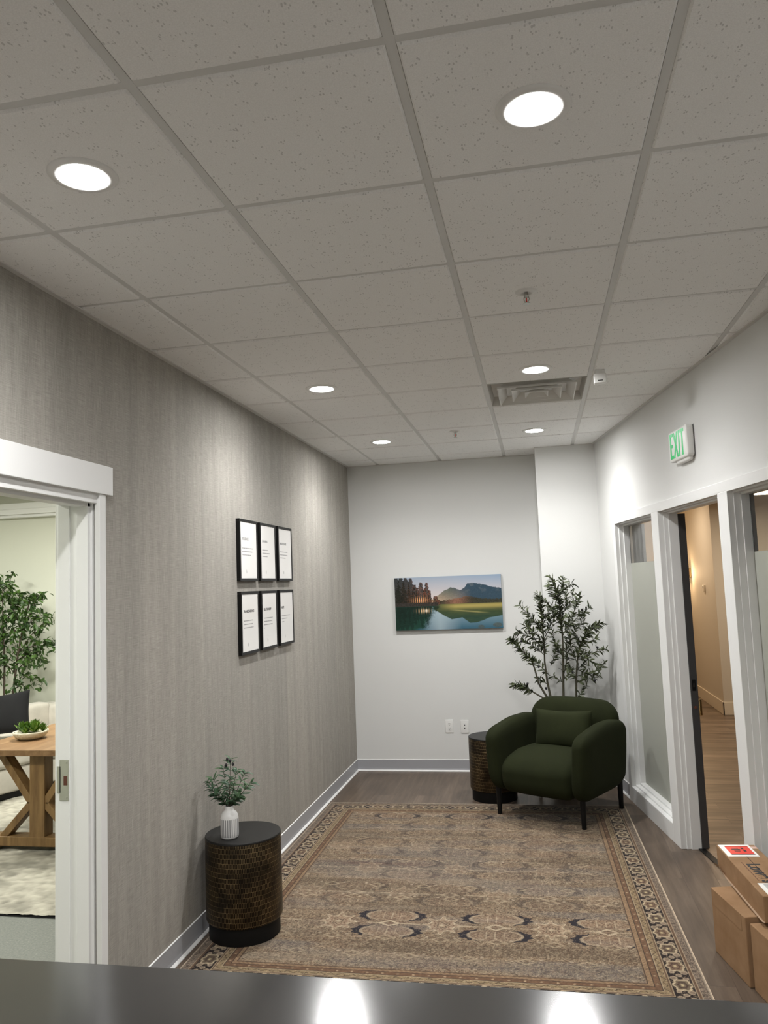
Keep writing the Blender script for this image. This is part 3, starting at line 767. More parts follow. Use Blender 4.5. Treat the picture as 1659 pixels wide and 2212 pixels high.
MB().box(-hw, hw, -.0323, -.001, -hh, hh).build('canvas_edge', mat('canvas_side', lin(96, 112, 118), .8), cv)

# ------------------------------------------------------------------ wall outlets
def outlet(x, z, kind, label):
    p = thing('wall_outlet' if kind else 'data_jack', label, 'outlet', (x, BY, z), 0)
    MB().rbox((0, -.003, 0), (.037, .003, .059), (.004, .0029, .004), 3, 2).build('cover_plate', M_plast, p, smooth=True)
    if kind:
        for dz in (.019, -.019):
            rc = MB().lathe([(0, 0), (.0165, .0), (.0165, .002), (0, .002)], n=24)
            rc.v = [(a, -.0065-c, b+dz) for a, b, c in rc.v]; o = rc.build('receptacle', M_plast, p)
            MB().box(-.0075, -.0045, -.0095, -.0084, dz+.001, dz+.009).box(.0045, .0075, -.0095, -.0084, dz+.001, dz+.009).box(-.0025, .0025, -.0095, -.0084, dz-.011, dz-.006).build('slots', M_slot, o)
    else:
        MB().box(-.016, .016, -.0075, -.006, -.034, .034).build('insert', M_plast, p)
        MB().box(-.005, .005, -.0085, -.0074, .010, .018).build('upper_port', M_slot, p)
        MB().box(-.004, .004, -.0085, -.0074, -.022, -.008).build('lower_port', M_slot, p)
outlet(-.884, .408, 1, 'white double power outlet, left plate on the back wall')
outlet(-.742, .405, 0, 'white data socket plate right of the power outlet')

# ------------------------------------------------------------------ patterned rug
def rug():
    W_, L_ = 2.335, 2.90; px = .0036
    nx, ny = int(W_/px), int(L_/px)
    x = (np.arange(nx)+.5)*px; y = (np.arange(ny)+.5)*px          # y=0 near end
    X, Y = np.meshgrid(x, y)
    dx = np.minimum(X, W_-X); dy = np.minimum(Y, L_-Y); d = np.minimum(dx, dy)
    # base with abrash bands
    ab = snoise(ny, nx, 42, 260, 21, 3); ab2 = snoise(ny, nx, 16, 200, 33, 3); blot = snoise(ny, nx, 70, 110, 41, 3)
    tan, rust, greyc, taupe = l3(152, 124, 92), l3(134, 94, 72), l3(132, 122, 114), l3(122, 104, 84)
    col = np.ones((ny, nx, 3))*tan
    def bl(m_, c): 
        m_ = np.clip(m_, 0, 1)[..., None]; col[:] = col*(1-m_)+np.asarray(c)*m_
    bl(np.clip((ab-.5)*7, 0, 1)*.85, greyc); bl(np.clip((.46-ab)*7, 0, 1)*.7, taupe); bl(np.clip((ab2-.56)*6, 0, 1)*.5, l3(166, 148, 126)); bl(np.clip((blot-.58)*6, 0, 1)*.45, l3(150, 116, 92))
    bl(np.exp(-((Y-1.56)/.028)**2)*np.clip((1.2-X)*2, 0, 1)*(ab2 > .42)*.75, l3(92, 44, 34))
    RED = np.exp(-((Y-1.56)/.022)**2)*np.clip((1.2-X)*2, 0, 1)*(ab2 > .4)*.55
    bl(np.exp(-((Y-1.42)/.05)**2)*np.clip((X-1.1)*1.5, 0, 1)*.6, l3(98, 92, 88))
    # mirrored ornament noise -> contour line scrollwork
    def orn(P, Q, cell, seed, octv=3, asp=1.0):
        n_ = 96; r = np.random.default_rng(seed)
        t_ = snoise(n_+2, n_+2, 9/asp, 9, seed, octv)
        u = np.abs(((P/cell) % 2)-1)*(n_-1); v_ = np.abs(((Q/(cell)) % 2)-1)*(n_-1)
        u0 = u.astype(int); v0 = v_.astype(int); fu = u-u0; fv = v_-v0
        return (t_[v0, u0]*(1-fu)*(1-fv)+t_[v0, u0+1]*fu*(1-fv)+t_[v0+1, u0]*(1-fu)*fv+t_[v0+1, u0+1]*fu*fv)
    cxm = W_/2
    wear = .55+.45*snoise(ny, nx, 20, 40, 55, 3)
    O1 = orn(X-cxm, Y-.71, .1375, 5, 3); O2 = orn(X-cxm, Y-.71, .2750, 8, 3)
    spk = rng.random((ny, nx))
    field = d > .25
    for c, wth, colr, a_ in ((.44, .022, l3(214, 194, 158), .75), (.56, .022, l3(62, 46, 38), .75), (.50, .016, l3(204, 182, 146), .6)):
        bl((abs(O1-c) < wth)*field*a_*wear, colr)
    for c, wth, colr, a_ in ((.50, .013, l3(222, 204, 168), .85), (.40, .016, l3(56, 44, 38), .8), (.60, .014, l3(50, 42, 44), .75)):
        bl((abs(O2-c) < wth)*field*a_*wear, colr)
    bl((O1 > .66)*field*.5, l3(188, 160, 128)); bl((O2 < .33)*field*.35, l3(108, 74, 58))
    kr = np.random.default_rng(404); kt = kr.random((120, 120)); kx = np.floor(np.abs((((X-cxm)/.545) % 2)-1)*109).astype(int); ky = np.floor(np.abs((((Y-.72)/.386) % 2)-1)*92).astype(int)
    kv = kt[ky, kx]; kt2 = kr.random((60, 60)); kv2 = kt2[ky//2 % 60, kx//2 % 60]; dens = orn(X-cxm, Y-.72, .2725, 15, 3)
    bl((kv > .80)*(dens > .50)*field*.40*wear, l3(222, 204, 170)); bl((kv < .18)*(dens < .52)*field*.45*wear, l3(62, 48, 42)); bl((kv2 > .86)*field*.30, l3(206, 184, 148)); bl((kv2 < .13)*field*.32, l3(96, 66, 50))
    O3 = orn(X-cxm, Y-.72, .068, 25, 2)
    bl((abs(O3-.52) < .03)*field*.5*wear, l3(212, 192, 158)); bl((abs(O3-.40) < .025)*field*.5*wear, l3(74, 54, 44))
    bl(RED, l3(96, 46, 36)); bl(np.clip((ab-.54)*9, 0, 1)*field*.28, greyc); bl(np.clip((.42-ab)*9, 0, 1)*field*.3, l3(112, 92, 66)); bl(np.clip((ab2-.62)*9, 0, 1)*field*.25, l3(176, 160, 138))
    # flower centres, rods and bracket leaves on a lattice of rows
    per = .545; row = .84
    for ri in range(4):
        for half in (0, 1):
            yc = .72+ri*row*.92+half*row*.46; fade = (1.0 if (ri == 0 and half == 0) else (.8 if (ri == 2 and half == 1) else .40))
            shift = 0 if half == 0 else per/2
            bl(((abs(Y-yc) < .0045)*field*(.8*fade+.15))*(np.sin(X*40) > -.75), l3(222, 202, 166))
            for k_ in range(-3, 4):
                cx = cxm+shift+k_*per-.01
                if cx < .3 or cx > W_-.3: continue
                ang = np.arctan2(Y-yc, X-cx); rr = np.hypot(X-cx, (Y-yc)*.95)
                pet = .075*(1+.22*np.cos(8*ang)+.1*np.cos(16*ang))
                bl((rr < pet)*(.5*fade+.12), l3(204, 176, 142)); bl((abs(rr-pet) < .004)*(.75*fade+.1), l3(232, 214, 178))
                bl((abs(rr-pet*.62) < .004)*(.7*fade+.1), l3(120, 80, 60)); bl((abs(rr-pet*.34) < .004)*(.7*fade+.1), l3(84, 62, 46)); bl((rr < .010)*(.6*fade+.1), l3(230, 214, 176))
                bx = cx+per/2
                if bx < .3 or bx > W_-.3: continue
                dm = abs(X-bx)/.05+abs(Y-yc)/.03; bl((abs(dm-1) < .22)*(.8*fade+.1), l3(228, 208, 172)); bl((dm < .6)*(.6*fade), l3(110, 76, 58))
                for sy_ in (-1, 1):
                    e = np.hypot((X-bx)/.158, (Y-(yc+sy_*.092))/.074); th_ = np.arctan2((Y-(yc+sy_*.092))/.074, (X-bx)/.158)
                    side = np.abs(np.cos(th_)); wv = .27*np.clip(side-.48, 0, 1)
                    wig = .05*np.sin(14*th_)
                    bl((abs(e-1.0+wig) < wv)*fade, l3(44, 40, 50)); bl((abs(e-.84) < .05)*(side > .5)*.6*fade, l3(214, 194, 160))
                    bl((e < .8)*.18*fade, l3(176, 134, 110))
                    for xx in (-.045, 0, .045): bl((abs(X-bx-xx) < .0028)*(abs(Y-(yc+sy_*.09)) < .04)*.6*fade, l3(226, 206, 170))
    for yy_, sx_ in ((.38, .14), (.38+.18, 0), (1.22, .1), (1.05, 0), (1.62, .2), (2.05, .1), (2.4, 0)):
        for k_ in range(-4, 5):
            cx = cxm+sx_+k_*.2725
            if cx < .28 or cx > W_-.28: continue
            dm = abs(X-cx)/.042+abs(Y-yy_)/.026; bl((abs(dm-1) < .22)*.55, l3(216, 196, 158)); bl((dm < .3)*.5, l3(100, 76, 40))
            for q in (-1, 1): bl((np.hypot(X-cx-q*.07, Y-yy_-.02) < .009)*.6, l3(218, 200, 170))
    bl((spk > .95)*field*.4, l3(218, 198, 164)); bl((spk < .05)*field*.4, l3(72, 56, 46))
    tx = (snoise(ny, nx, 1.6, 2.4, 77, 1)-.5)
    # borders, measured from the rug edge
    inside = ~field
    along = np.where(dx < dy, Y, X); across = d
    def ring(a, b_, c, al=1.0): bl(((d >= a) & (d < b_))*al, c)
    ring(0, .25, l3(150, 124, 98))
    ring(0, .009, l3(206, 190, 166))
    ring(.009, .043, l3(138, 122, 106)); Og = orn(along, across, .034, 61, 2)
    bl(((d > .011) & (d < .041))*(abs(Og-.5) < .05)*.75, l3(72, 58, 50)); bl(((d > .011) & (d < .041))*(Og > .62)*.6, l3(196, 176, 150))
    ring(.043, .047, l3(206, 184, 150)); ring(.047, .056, l3(126, 98, 74)); ring(.056, .059, l3(206, 184, 150)); ring(.059, .062, l3(50, 38, 36))
    # main border: dark ground with cream medallions
    ring(.062, .146, l3(44, 32, 32)); inm = (d > .062) & (d < .146); am = d-.104
    P_ = .165; ph = (along % P_)-P_/2; kcell = np.floor(along/P_).astype(int)
    rm = np.hypot(ph/.046, am/.036); th_ = np.arctan2(am, ph); rm = rm*(1+.12*np.cos(6*th_))
    tint = np.where((kcell % 2 == 0)[..., None], l3(150, 124, 96), l3(132, 116, 92))
    m_ = (rm < 1)&inm; col[m_] = tint[m_]; bl((abs(rm-1) < .13)*inm, l3(218, 198, 160)); bl((abs(rm-.5) < .1)*inm*.8, l3(84, 56, 50)); bl((rm < .2)*inm, l3(220, 200, 150))
    ph2 = ((along+P_/2) % P_)-P_/2
    for sx_, sy_, rd in ((-.024, .026, .014), (.024, -.026, .014), (.028, .024, .010), (-.028, -.024, .010), (0, 0, .011)):
        e = np.hypot(ph2-sx_, (am-sy_)); bl((e < rd)*inm, l3(162, 140, 118)); bl((abs(e-rd) < .0022)*inm*.9, l3(206, 188, 156))
    Ob = orn(along, across, .0825, 91, 3); bl((abs(Ob-.5) < .02)*inm*(rm > 1.15)*.7, l3(190, 168, 136))
    ring(.146, .149, l3(50, 38, 36)); ring(.149, .152, l3(210, 188, 150)); ring(.152, .159, l3(126, 98, 74)); ring(.159, .162, l3(210, 188, 150))
    ring(.162, .186, l3(168, 144, 104)); g2 = (d > .162) & (d < .186)
    bl(g2*(np.abs(np.sin(along*2*pi/.05)*.008+.174-d) < .0026)*.85, l3(78, 58, 44)); bl(g2*(spk > .8)*.5, l3(220, 200, 160))
    ring(.186, .190, l3(212, 190, 152)); ring(.190, .194, l3(46, 34, 34)); ring(.194, .218, l3(140, 106, 76)); g3 = (d > .196) & (d < .216)
    bl(g3*(np.hypot(((along) % .07)-.035, d-.206) < .006), l3(208, 180, 140)); bl(g3*(Og > .55)*.3, l3(112, 72, 50))
    ring(.218, .222, l3(46, 34, 34)); ring(.222, .243, l3(176, 146, 108)); g4 = (d > .224) & (d < .241)
    bl(g4*(np.sin((along+d)*2*pi/.022) > .3)*.5, l3(146, 104, 76)); ring(.243, .2465, l3(56, 40, 36))
    # overall weave, darker far end, fading and warm/cool shift
    col *= (1+tx[..., None]*.55); col *= (1+.10*(snoise(ny, nx, 8, 120, 99, 2)-.5)[..., None])
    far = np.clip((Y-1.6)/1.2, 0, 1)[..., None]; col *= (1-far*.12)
    gr = col.mean(2, keepdims=True); col = (col*.86+gr*.14)*np.array([.52, .505, .50])
    return np.clip(col, 0, 1), x/W_, y/L_
rc_, ux, uy = rug()
corner = lambda u, v: ((1-u)*((1-v)*-1.725+v*-1.737)+u*((1-v)*.612+v*.548), (3.385+v*2.90)+.02*u*v)
U_, V_ = np.meshgrid(ux, uy)
Pr = np.zeros(U_.shape+(3,)); Pr[..., 0] = (1-U_)*((1-V_)*-1.725+V_*-1.737)+U_*((1-V_)*.612+V_*.548); Pr[..., 1] = 3.385+V_*2.90+.02*U_*V_; Pr[..., 2] = .009
M_rug = vcol_mat('faded_oriental_rug_pile', .95, .1)
NT(M_rug).b.inputs['Sheen Weight'].default_value = .1
rg = thing('area_rug', 'large faded brown and beige oriental rug on the plank floor', 'rug', (0, 0, 0))
grid_obj('pile', Pr, rc_, M_rug, rg)
cs = [corner(0, 0), corner(1, 0), corner(1, 1), corner(0, 1)]
mb = MB().add([c+(.0002,) for c in cs]+[c+(.0085,) for c in cs], [(3, 2, 1, 0), (4, 5, 6, 7), (0, 1, 5, 4), (1, 2, 6, 5), (2, 3, 7, 6), (3, 0, 4, 7)])
mb.build('backing', mat('rug_edge_binding', lin(188, 170, 146), .9), rg)

# ------------------------------------------------------------------ drum side tables
M_drum = mat('hammered_bronze_drum', rough=.42, metal=.85); n = NT(M_drum)
tc = n.n('ShaderNodeTexCoord'); sp_ = n.n('ShaderNodeSeparateXYZ'); n.l(tc.outputs['Object'], sp_.inputs[0])
ang = n.math('ARCTAN2', sp_.outputs['Y'], sp_.outputs['X'])
br = n.n('ShaderNodeTexBrick'); br.offset = .5; br.squash = 1
for k_, v_ in (('Scale', 1), ('Brick Width', .0078), ('Row Height', .0232), ('Mortar Size', .0009), ('Mortar Smooth', .35), ('Bias', 0)): br.inputs[k_].default_value = v_
wob = n.n('ShaderNodeTexNoise'); wob.inputs['Scale'].default_value = 30; n.l(tc.outputs['Object'], wob.inputs['Vector'])
arc = n.math('MULTIPLY', ang, .193)
n.l(cmb(n, n.math('ADD', arc, n.math('MULTIPLY', n.math('SUBTRACT', wob.outputs['Fac'], .5), .004)), n.math('ADD', sp_.outputs['Z'], n.math('MULTIPLY', n.math('SUBTRACT', wob.outputs['Fac'], .5), .006))), br.inputs['Vector'])
br.inputs['Color1'].default_value = (.018, .013, .008, 1); br.inputs['Color2'].default_value = (.045, .032, .018, 1); br.inputs['Mortar'].default_value = (.44, .32, .16, 1)
patch = n.noise(tc.outputs['Object'], 11, 3)
n.base(n.mix(n.ramp(patch, [(.35, gray(.15)), (.7, gray(1))]), (.014, .011, .008, 1), br.outputs['Color'])); n.bump(br.outputs['Fac'], .6, .003)
M_drumtop = mat('dark_bronze_table_top', (.013, .013, .0125, 1), .45, metal=.1, spec=.35)
M_plinth = mat('black_table_plinth', (.005, .005, .005, 1), .6, spec=.2)
def drum(x, y, label):
    p = thing('drum_side_table', label, 'side table', (x, y, 0), 0, 'hammered drum side tables')
    MB().lathe([(.178, .0), (.179, .004), (.179, .082), (.17, .084)], n=72).build('plinth', M_plinth, p, auto=40)
    MB().lathe([(.178, .080), (.189, .084), (.1925, .092), (.1925, .472), (.190, .480), (.18, .480)], n=96).build('drum_body', M_drum, p, auto=50)
    MB().lathe([(.190, .478), (.1925, .481), (.1925, .487), (.190, .490), (.0, .490)], n=96).build('table_top', M_drumtop, p, auto=40)
    return p
da = drum(-1.562, 3.935, 'dark hammered drum table by the left wall, holding the white vase')
db = copy_tree(da); db.location = (-.437, 6.512, 0); db['label'] = 'dark hammered drum table tucked behind the green armchair'
# raise the first one onto the rug
da.location.z = .009

# ------------------------------------------------------------------ vase and sprig
M_vase = mat('white_glazed_ceramic', (.74, .74, .73, 1), .3); n = NT(M_vase)
tc = n.n('ShaderNodeTexCoord'); sp_ = n.n('ShaderNodeSeparateXYZ'); n.l(tc.outputs['Object'], sp_.inputs[0])
ang = n.math('ARCTAN2', sp_.outputs['Y'], sp_.outputs['X'])
rib = n.math('GREATER_THAN', n.math('SINE', n.math('MULTIPLY', ang, 26)), .1)
zz1 = n.math('MULTIPLY', n.math('LESS_THAN', sp_.outputs['Z'], .095), n.math('GREATER_THAN', sp_.outputs['Z'], .010))
n.base(n.mix(n.math('MULTIPLY', n.math('MULTIPLY', rib, zz1), .8), (.74, .74, .73, 1), (.12, .12, .13, 1)))
n.bump(n.math('MULTIPLY', n.math('MULTIPLY', rib, zz1), -1.0), .5, .002)
VX, VY, VZ = -1.600, 3.850, .499
vs_ob = thing('ceramic_vase', 'small white ribbed ceramic vase on the near drum table', 'vase', (VX, VY, VZ))
MB().lathe([(.0, .0), (.040, .0), (.0445, .005), (.0455, .02), (.0455, .093), (.043, .108), (.036, .122), (.026, .131), (.0215, .136), (.0205, .148), (.0225, .155), (.019, .155), (.0175, .146), (.02, .13), (.0, .12)], n=64).build('body', M_vase, vs_ob, smooth=True)
def leaf(mb, p, d, L, W_, curl=.3, up=None, roll=0, seg=4):
    d = Vector(d).normalized(); up = Vector(up) if up else Vector((random.uniform(-1, 1), random.uniform(-1, 1), random.uniform(.1, 1)))
    a = d.cross(up)
    if a.length < .01: a = d.cross(Vector((1, .2, 0)))
    a.normalize(); nn = a.cross(d).normalized()
    vs = []; fs = []; pos = Vector(p); dd = d.copy()
    for i in range(seg+1):
        t_ = i/seg; wd = W_*.5*(sin(pi*min(1, t_*.92+.06))**.8 if t_ < 1 else .05)
        vs += [pos+a*wd+nn*wd*.35, pos, pos-a*wd+nn*wd*.35]
        dd = (dd-nn*curl/seg).normalized(); pos = pos+dd*(L/seg)
    for i in range(seg):
        o = i*3; fs += [(o, o+1, o+4, o+3), (o+1, o+2, o+5, o+4)]
    mb.add(vs, fs)
def pl(pts, t_):
    n_ = len(pts)-1; f_ = min(t_*n_, n_-1e-6); i = int(f_); f_ -= i
    return Vector(pts[i]).lerp(Vector(pts[i+1]), f_), (Vector(pts[i+1])-Vector(pts[i])).normalized()
sg_ = thing('olive_sprig', 'artificial green sprig with dark olives standing in the white vase', 'plant', (VX, VY, VZ+.15))
stems = MB(); lv = MB(); random.seed(4)
for (ex_, ez, dy) in ((.012, .235, 0), (-.035, .19, .01), (-.085, .135, .0), (-.125, .115, .02), (.05, .18, -.01), (.085, .165, .01), (.125, .12, -.01), (-.07, .06, -.02), (.06, .055, -.02), (.09, .09, .02), (-.10, .08, .01), (.02, .12, -.04), (-.02, .11, .04)):
    pts = [(0, 0, -.05), (ex_*.15, dy*.2, .01), (ex_*.55, dy*.7, ez*.55), (ex_*.9, dy, ez*.93), (ex_, dy, ez)]
    stems.tube(pts, [.002, .002, .0016, .001, .0007], 5)
    for q in range(9):
        t_ = .25+.75*q/8; p_, d_ = pl(pts, t_)
        for sd in (-1, 1):
            dr = Vector((d_.x+sd*random.uniform(.6, 1.0), random.uniform(-.5, .5), d_.z*.6+random.uniform(-.1, .5)))
            leaf(lv, p_, dr, random.uniform(.03, .055), random.uniform(.008, .013) if ez > .07 else .018, random.uniform(.5, 1.4), up=(0, -.3, 1))
stems.build('stems', M_barkol, sg_, smooth=True); lv.build('foliage', M_sprig, sg_, smooth=True)
for fx, fy, fz in ((-.006, 0, .235), (.012, -.005, .228), (-.013, .0, .205), (.024, 0, .210)):
    MB().rbox((fx, fy, fz), (.0062, .0062, .009), (.006, .006, .0088), 4, 1).build('olive', M_fruit, sg_, smooth=True)

# ------------------------------------------------------------------ green armchair
CA = radians(-29.64); cc_ = Vector((-.0795, 5.88, 0)); ZR = .0
ch = thing('armchair', 'dark olive green upholstered armchair with black legs on the rug corner', 'armchair', (cc_.x, cc_.y, 0), CA)
def taper(q, base=.19, top=.68, amt=.035):
    k_ = max(0, min(1, (q[2]-base)/(top-base))); s_ = 1 if q[0] > 0 else -1
    q = Vector(q); q[0] -= s_*amt*(1-k_)*(abs(q[0])/.4); return q
# seat block with a full rounded front
def sst(x, a, b_):
    t_ = max(0, min(1, (x-a)/(b_-a))); return t_*t_*(3-2*t_)
def seat_d(q):
    q = Vector(q)
    f_ = sst(q[1], .16, -.10); up = sst(q[2], .25, .46)
    q[2] -= .045*f_*up; q[2] += .02*max(0, 1-((q[0]-.015)/.3)**2)*up
    q[1] -= .045*max(0, 1-((q[0]-.015)/.32)**2)*max(0, 1-((q[2]-.32)/.2)**2)*sst(q[1], .15, -.05)
    return taper(q)
MB().rbox((.015, .18, .330), (.315, .270, .140), (.07, .10, .10), 6, 8, seat_d).build('seat', M_green, ch, smooth=True)
def arm_d(sgn):
    def f_(q):
        q = Vector(q); up = sst(q[2], .35, .6)
        q[2] += up*(-.035*(1-sst(q[1], -.1, .3))+.012*sst(q[1], -.1, .3)-.022*sst(q[1], .42, .63))
        q[0] += sgn*.012*max(0, 1-((q[2]-.45)/.3)**2)
        q[1] += .03*sst(q[2], .34, .19)*sst(q[1], .2, -.05)
        q[2] += .018*sst(q[2], .3, .2)*sst(q[1], .4, .62)
        return taper(q)
    return f_
for sgn in (-1, 1):
    MB().rbox((.015+sgn*.350, .265, .432), (.067, .365, .242), (.045, .115, .085), 6, 8, arm_d(sgn)).build('armrest', M_green, ch, smooth=True)
def back_d(q):
    q = Vector(q); k_ = (q[2]-.19)/.6; q[1] += .05*k_-.02*max(0, 1-(q[0]/.35)**2)*0
    q[2] += .02*max(0, 1-((q[0]-.03)/.36)**2)*sst(q[2], .4, .7)
    q[1] += -.03*((q[0]-.03)/.36)**2
    return taper(q, amt=.03)
MB().rbox((.025, .535, .495), (.358, .10, .295), (.14, .085, .13), 7, 8, back_d).build('backrest', M_green, ch, smooth=True)
for (u, v_) in ((-.3457, .0), (.3457, .0), (.3457, .605), (-.3457, .605)):
    on = .0095
    MB().lathe([(.0155, on), (.0165, on+.004), (.021, .20), (.021, .235)], (u*.985, v_, 0), 20).build('leg', M_black, ch, auto=40)
# lumbar cushion leaning against the back
def cushion(hw, hh, ht, m_=10):
    def f_(q):
        q = Vector(q); a = q[0]/hw; b_ = q[2]/hh
        th_ = (max(0, 1-abs(a)**2.6)*max(0, 1-abs(b_)**2.6))**.45
        q[1] = (1 if q[1] > 0 else -1)*(ht*th_+.003)
        k_ = .07; q[0] *= 1-k_*(1-b_*b_*1.0)*1.0*abs(a)**2*.9; q[2] *= 1-.10*(1-a*a)*abs(b_)**2; return q
    return f_
cu = thing('lumbar_cushion', 'small olive green rectangular cushion leaning on the armchair back', 'cushion')
cu.rotation_mode = 'QUATERNION'
Mc = Matrix.Translation(cc_) @ Matrix.Rotation(CA, 4, 'Z') @ Matrix.Translation((.025, .365, .600)) @ Matrix.Rotation(radians(-13), 4, 'X') @ Matrix.Rotation(radians(-2), 4, 'Y')
cu.matrix_world = Mc
MB().rbox((0, 0, 0), (.235, .01, .145), .002, 1, 22, cushion(.235, .145, .062)).build('cover', M_pillowgreen, cu, smooth=True)

# ------------------------------------------------------------------ potted olive tree
random.seed(12)
tb = Vector((.13, 6.73, 0))
ot = thing('potted_olive_tree', 'tall artificial olive tree in the corner behind the green armchair', 'plant', tuple(tb))
MB().lathe([(0, .0), (.10, .0), (.105, .01), (.135, .25), (.14, .262), (.13, .262), (.125, .24), (0, .24)], n=40).build('pot', M_plinth, ot, auto=40)
MB().lathe([(0, .243), (.127, .243), (0, .246)], n=24).build('soil', M_soil, ot)
def Zc(a, b_, dy=0):       # zoom coordinates of the photo crop -> plane y=6.75, local to the tree
    x = -.276+(a/1659)*.911-(b_/2074)*.061*(1-a/1659)-.072*(a/1659)*(b_/2074); z = 1.829-(a/1659)*.03-(b_/2074)*1.145
    return Vector((x-tb.x, dy, z))
main = [[(700, 1920), (650, 1700), (610, 1400), (600, 1100), (570, 800), (560, 560), (530, 420)],
        [(890, 1920), (885, 1500), (880, 1100), (860, 800), (830, 550), (800, 350), (690, 120)],
        [(1080, 1930), (1080, 1600), (1100, 1300), (1150, 1100), (1250, 950), (1440, 820)],
        [(640, 1910), (520, 1720), (460, 1500), (410, 1380), (280, 1240), (170, 1130), (90, 1060)],
        [(580, 1930), (400, 1830), (300, 1770), (150, 1740)]]
side = [[(600, 1200), (450, 1050), (300, 980), (180, 950)], [(590, 950), (450, 780), (330, 650), (220, 530)], [(840, 620), (700, 560), (600, 490), (490, 370)],
        [(860, 760), (950, 500), (870, 300), (890, 140)], [(880, 1000), (1000, 750), (1080, 550), (1130, 390)], [(950, 900), (1100, 720), (1200, 650), (1280, 570)],
        [(1120, 1260), (1250, 1290), (1400, 1210), (1520, 1190)], [(1090, 1500), (1250, 1560), (1400, 1500), (1500, 1390)], [(1080, 1700), (1200, 1650), (1360, 1640)],
        [(890, 1600), (940, 1350), (930, 1180), (960, 1000)], [(690, 1600), (560, 1480), (440, 1360), (330, 1300)], [(1080, 1930), (1150, 1850), (1180, 1720)], [(880, 1300), (780, 1200), (720, 900), (750, 660)],
        [(1090, 1400), (1000, 1200), (980, 950), (940, 700)], [(1130, 1150), (1280, 1080), (1360, 1030)], [(580, 850), (640, 700), (680, 600), (720, 560)], [(610, 1150), (500, 1000), (380, 900), (330, 860)],
        [(610, 1300), (480, 1180), (350, 1130), (250, 1100)], [(1090, 1350), (1220, 1330), (1330, 1380), (1440, 1450)], [(860, 620), (960, 560), (1040, 480), (1000, 330)], [(810, 400), (880, 330), (960, 260), (1040, 220)],
        [(830, 500), (760, 420), (700, 300), (680, 240)], [(1000, 800), (1120, 860), (1190, 800), (1170, 650)], [(600, 1050), (680, 900), (700, 780), (690, 700)], [(640, 1720), (560, 1670), (500, 1650)], [(700, 1450), (760, 1300), (800, 1100)],
        [(1150, 1100), (1050, 980), (1060, 860)], [(1200, 1000), (1250, 900), (1340, 860)], [(460, 1050), (400, 900), (360, 820)], [(590, 1000), (500, 850), (430, 760), (310, 780)], [(880, 900), (800, 760), (770, 640)],
        [(1100, 1500), (1180, 1420), (1200, 1250)], [(1080, 1650), (1000, 1560), (980, 1450)], [(890, 1700), (800, 1640), (740, 1600)], [(890, 1650), (960, 1560), (1010, 1500)], [(1090, 1600), (1200, 1560), (1310, 1590), (1420, 1560)]]
trunk = MB(); fol = MB(); fruits = []
for br_, base_r, lo in [(m_, .0125, .28) for m_ in main]+[(s_, .0032, .05) for s_ in side]:
    dy = random.uniform(-.10, .10) if base_r < .005 else 0
    n_ = len(br_)-1; pts = [Zc(a, b_, (dy*i/n_ if base_r < .005 else random.uniform(-.02, .02))) for i, (a, b_) in enumerate(br_)]
    if base_r > .005:
        x0 = pts[0].x*.25; pts = [Vector((x0, 0, .24)), Vector(((x0+pts[0].x)/2, 0, .5))]+pts
        rads = [base_r*(1-.85*i/(len(pts)-1)) for i in range(len(pts))]
    else: rads = [base_r*(1-.7*i/(len(pts)-1)) for i in range(len(pts))]
    trunk.tube(pts, rads, 6)
    total = sum((pts[i+1]-pts[i]).length for i in range(len(pts)-1)); nl = int(total*(1-lo)/.0125)
    st_t = .55 if base_r > .005 else lo
    for q in range(nl):
        t_ = st_t+(1-st_t)*(q+.5)/nl; p_, d_ = pl(pts, t_)
        for sd in (-1, 1):
            rv = Vector((random.gauss(0, 1), random.gauss(0, .8), random.gauss(0, 1))); a = d_.cross(rv).normalized()
            dr = d_*random.uniform(.3, 1.0)+a*random.uniform(.6, 1.1)+Vector((0, 0, .1))
            leaf(fol, p_, dr, random.uniform(.040, .070), random.uniform(.011, .0175), random.uniform(.1, 1.2), seg=3)
        if random.random() < .012: fruits.append(p_+Vector((random.uniform(-.015, .015), -.015, -.012)))
trunk.build('stems', M_barkol, ot, smooth=True); fol.build('foliage', M_olive, ot, smooth=True)
for a, b_ in ((1370, 930), (1385, 1170), (1350, 1650), (1115, 450), (260, 1085), (350, 1720), (630, 1780), (1160, 615)): fruits.append(Zc(a, b_, -.03))
for f_ in fruits[-14:]:
    MB().rbox(tuple(f_), (.0085, .0085, .0115), (.0083, .0083, .0113), 4, 1).build('olive', M_fruit, ot, smooth=True)

# ------------------------------------------------------------------ cardboard boxes by the right wall
def oriented(name, label, p, d, Lx, Ly, Hz, z0):
    """corner p, local x along d (towards the viewer), local y to the right"""
    t_ = thing(name, label, 'box', (p[0], p[1], z0), atan2(d[1], d[0]))
    return t_
def cbox(t_, L_, W_, H_, sag=0.0, tape=True):
    # local: x towards viewer, y positive = right side of the picture
    mb = MB().rbox((L_/2, W_/2, H_/2), (L_/2, W_/2, H_/2), .004, 2, 5, (lambda q: Vector((q[0], q[1], q[2]-sag*sin(pi*max(0, min(1, q[0]/L_)))*(1 if q[2] > H_*.7 else 0)*(.4+.6*abs(q[1]/W_-.5)*2)))))
    b_ = mb.build('carton', M_card, t_, smooth=False)
    MB().box(0.003, L_-.003, W_/2-.0012, W_/2+.0012, H_-.0005, H_+.0006).build('flap_seam', M_slot, t_)
    return b_
ta = oriented('cardboard_box', 'plain brown cardboard box beside the doorway, standing on the floor behind another', (.706, 3.985), (.069, -.333), 0, 0, 0, 0)
cbox(ta, .335, .29, .285, .01)
MB().box(.01, .30, -.0015, .0005, .215, .283).build('side_flap', M_card, ta)
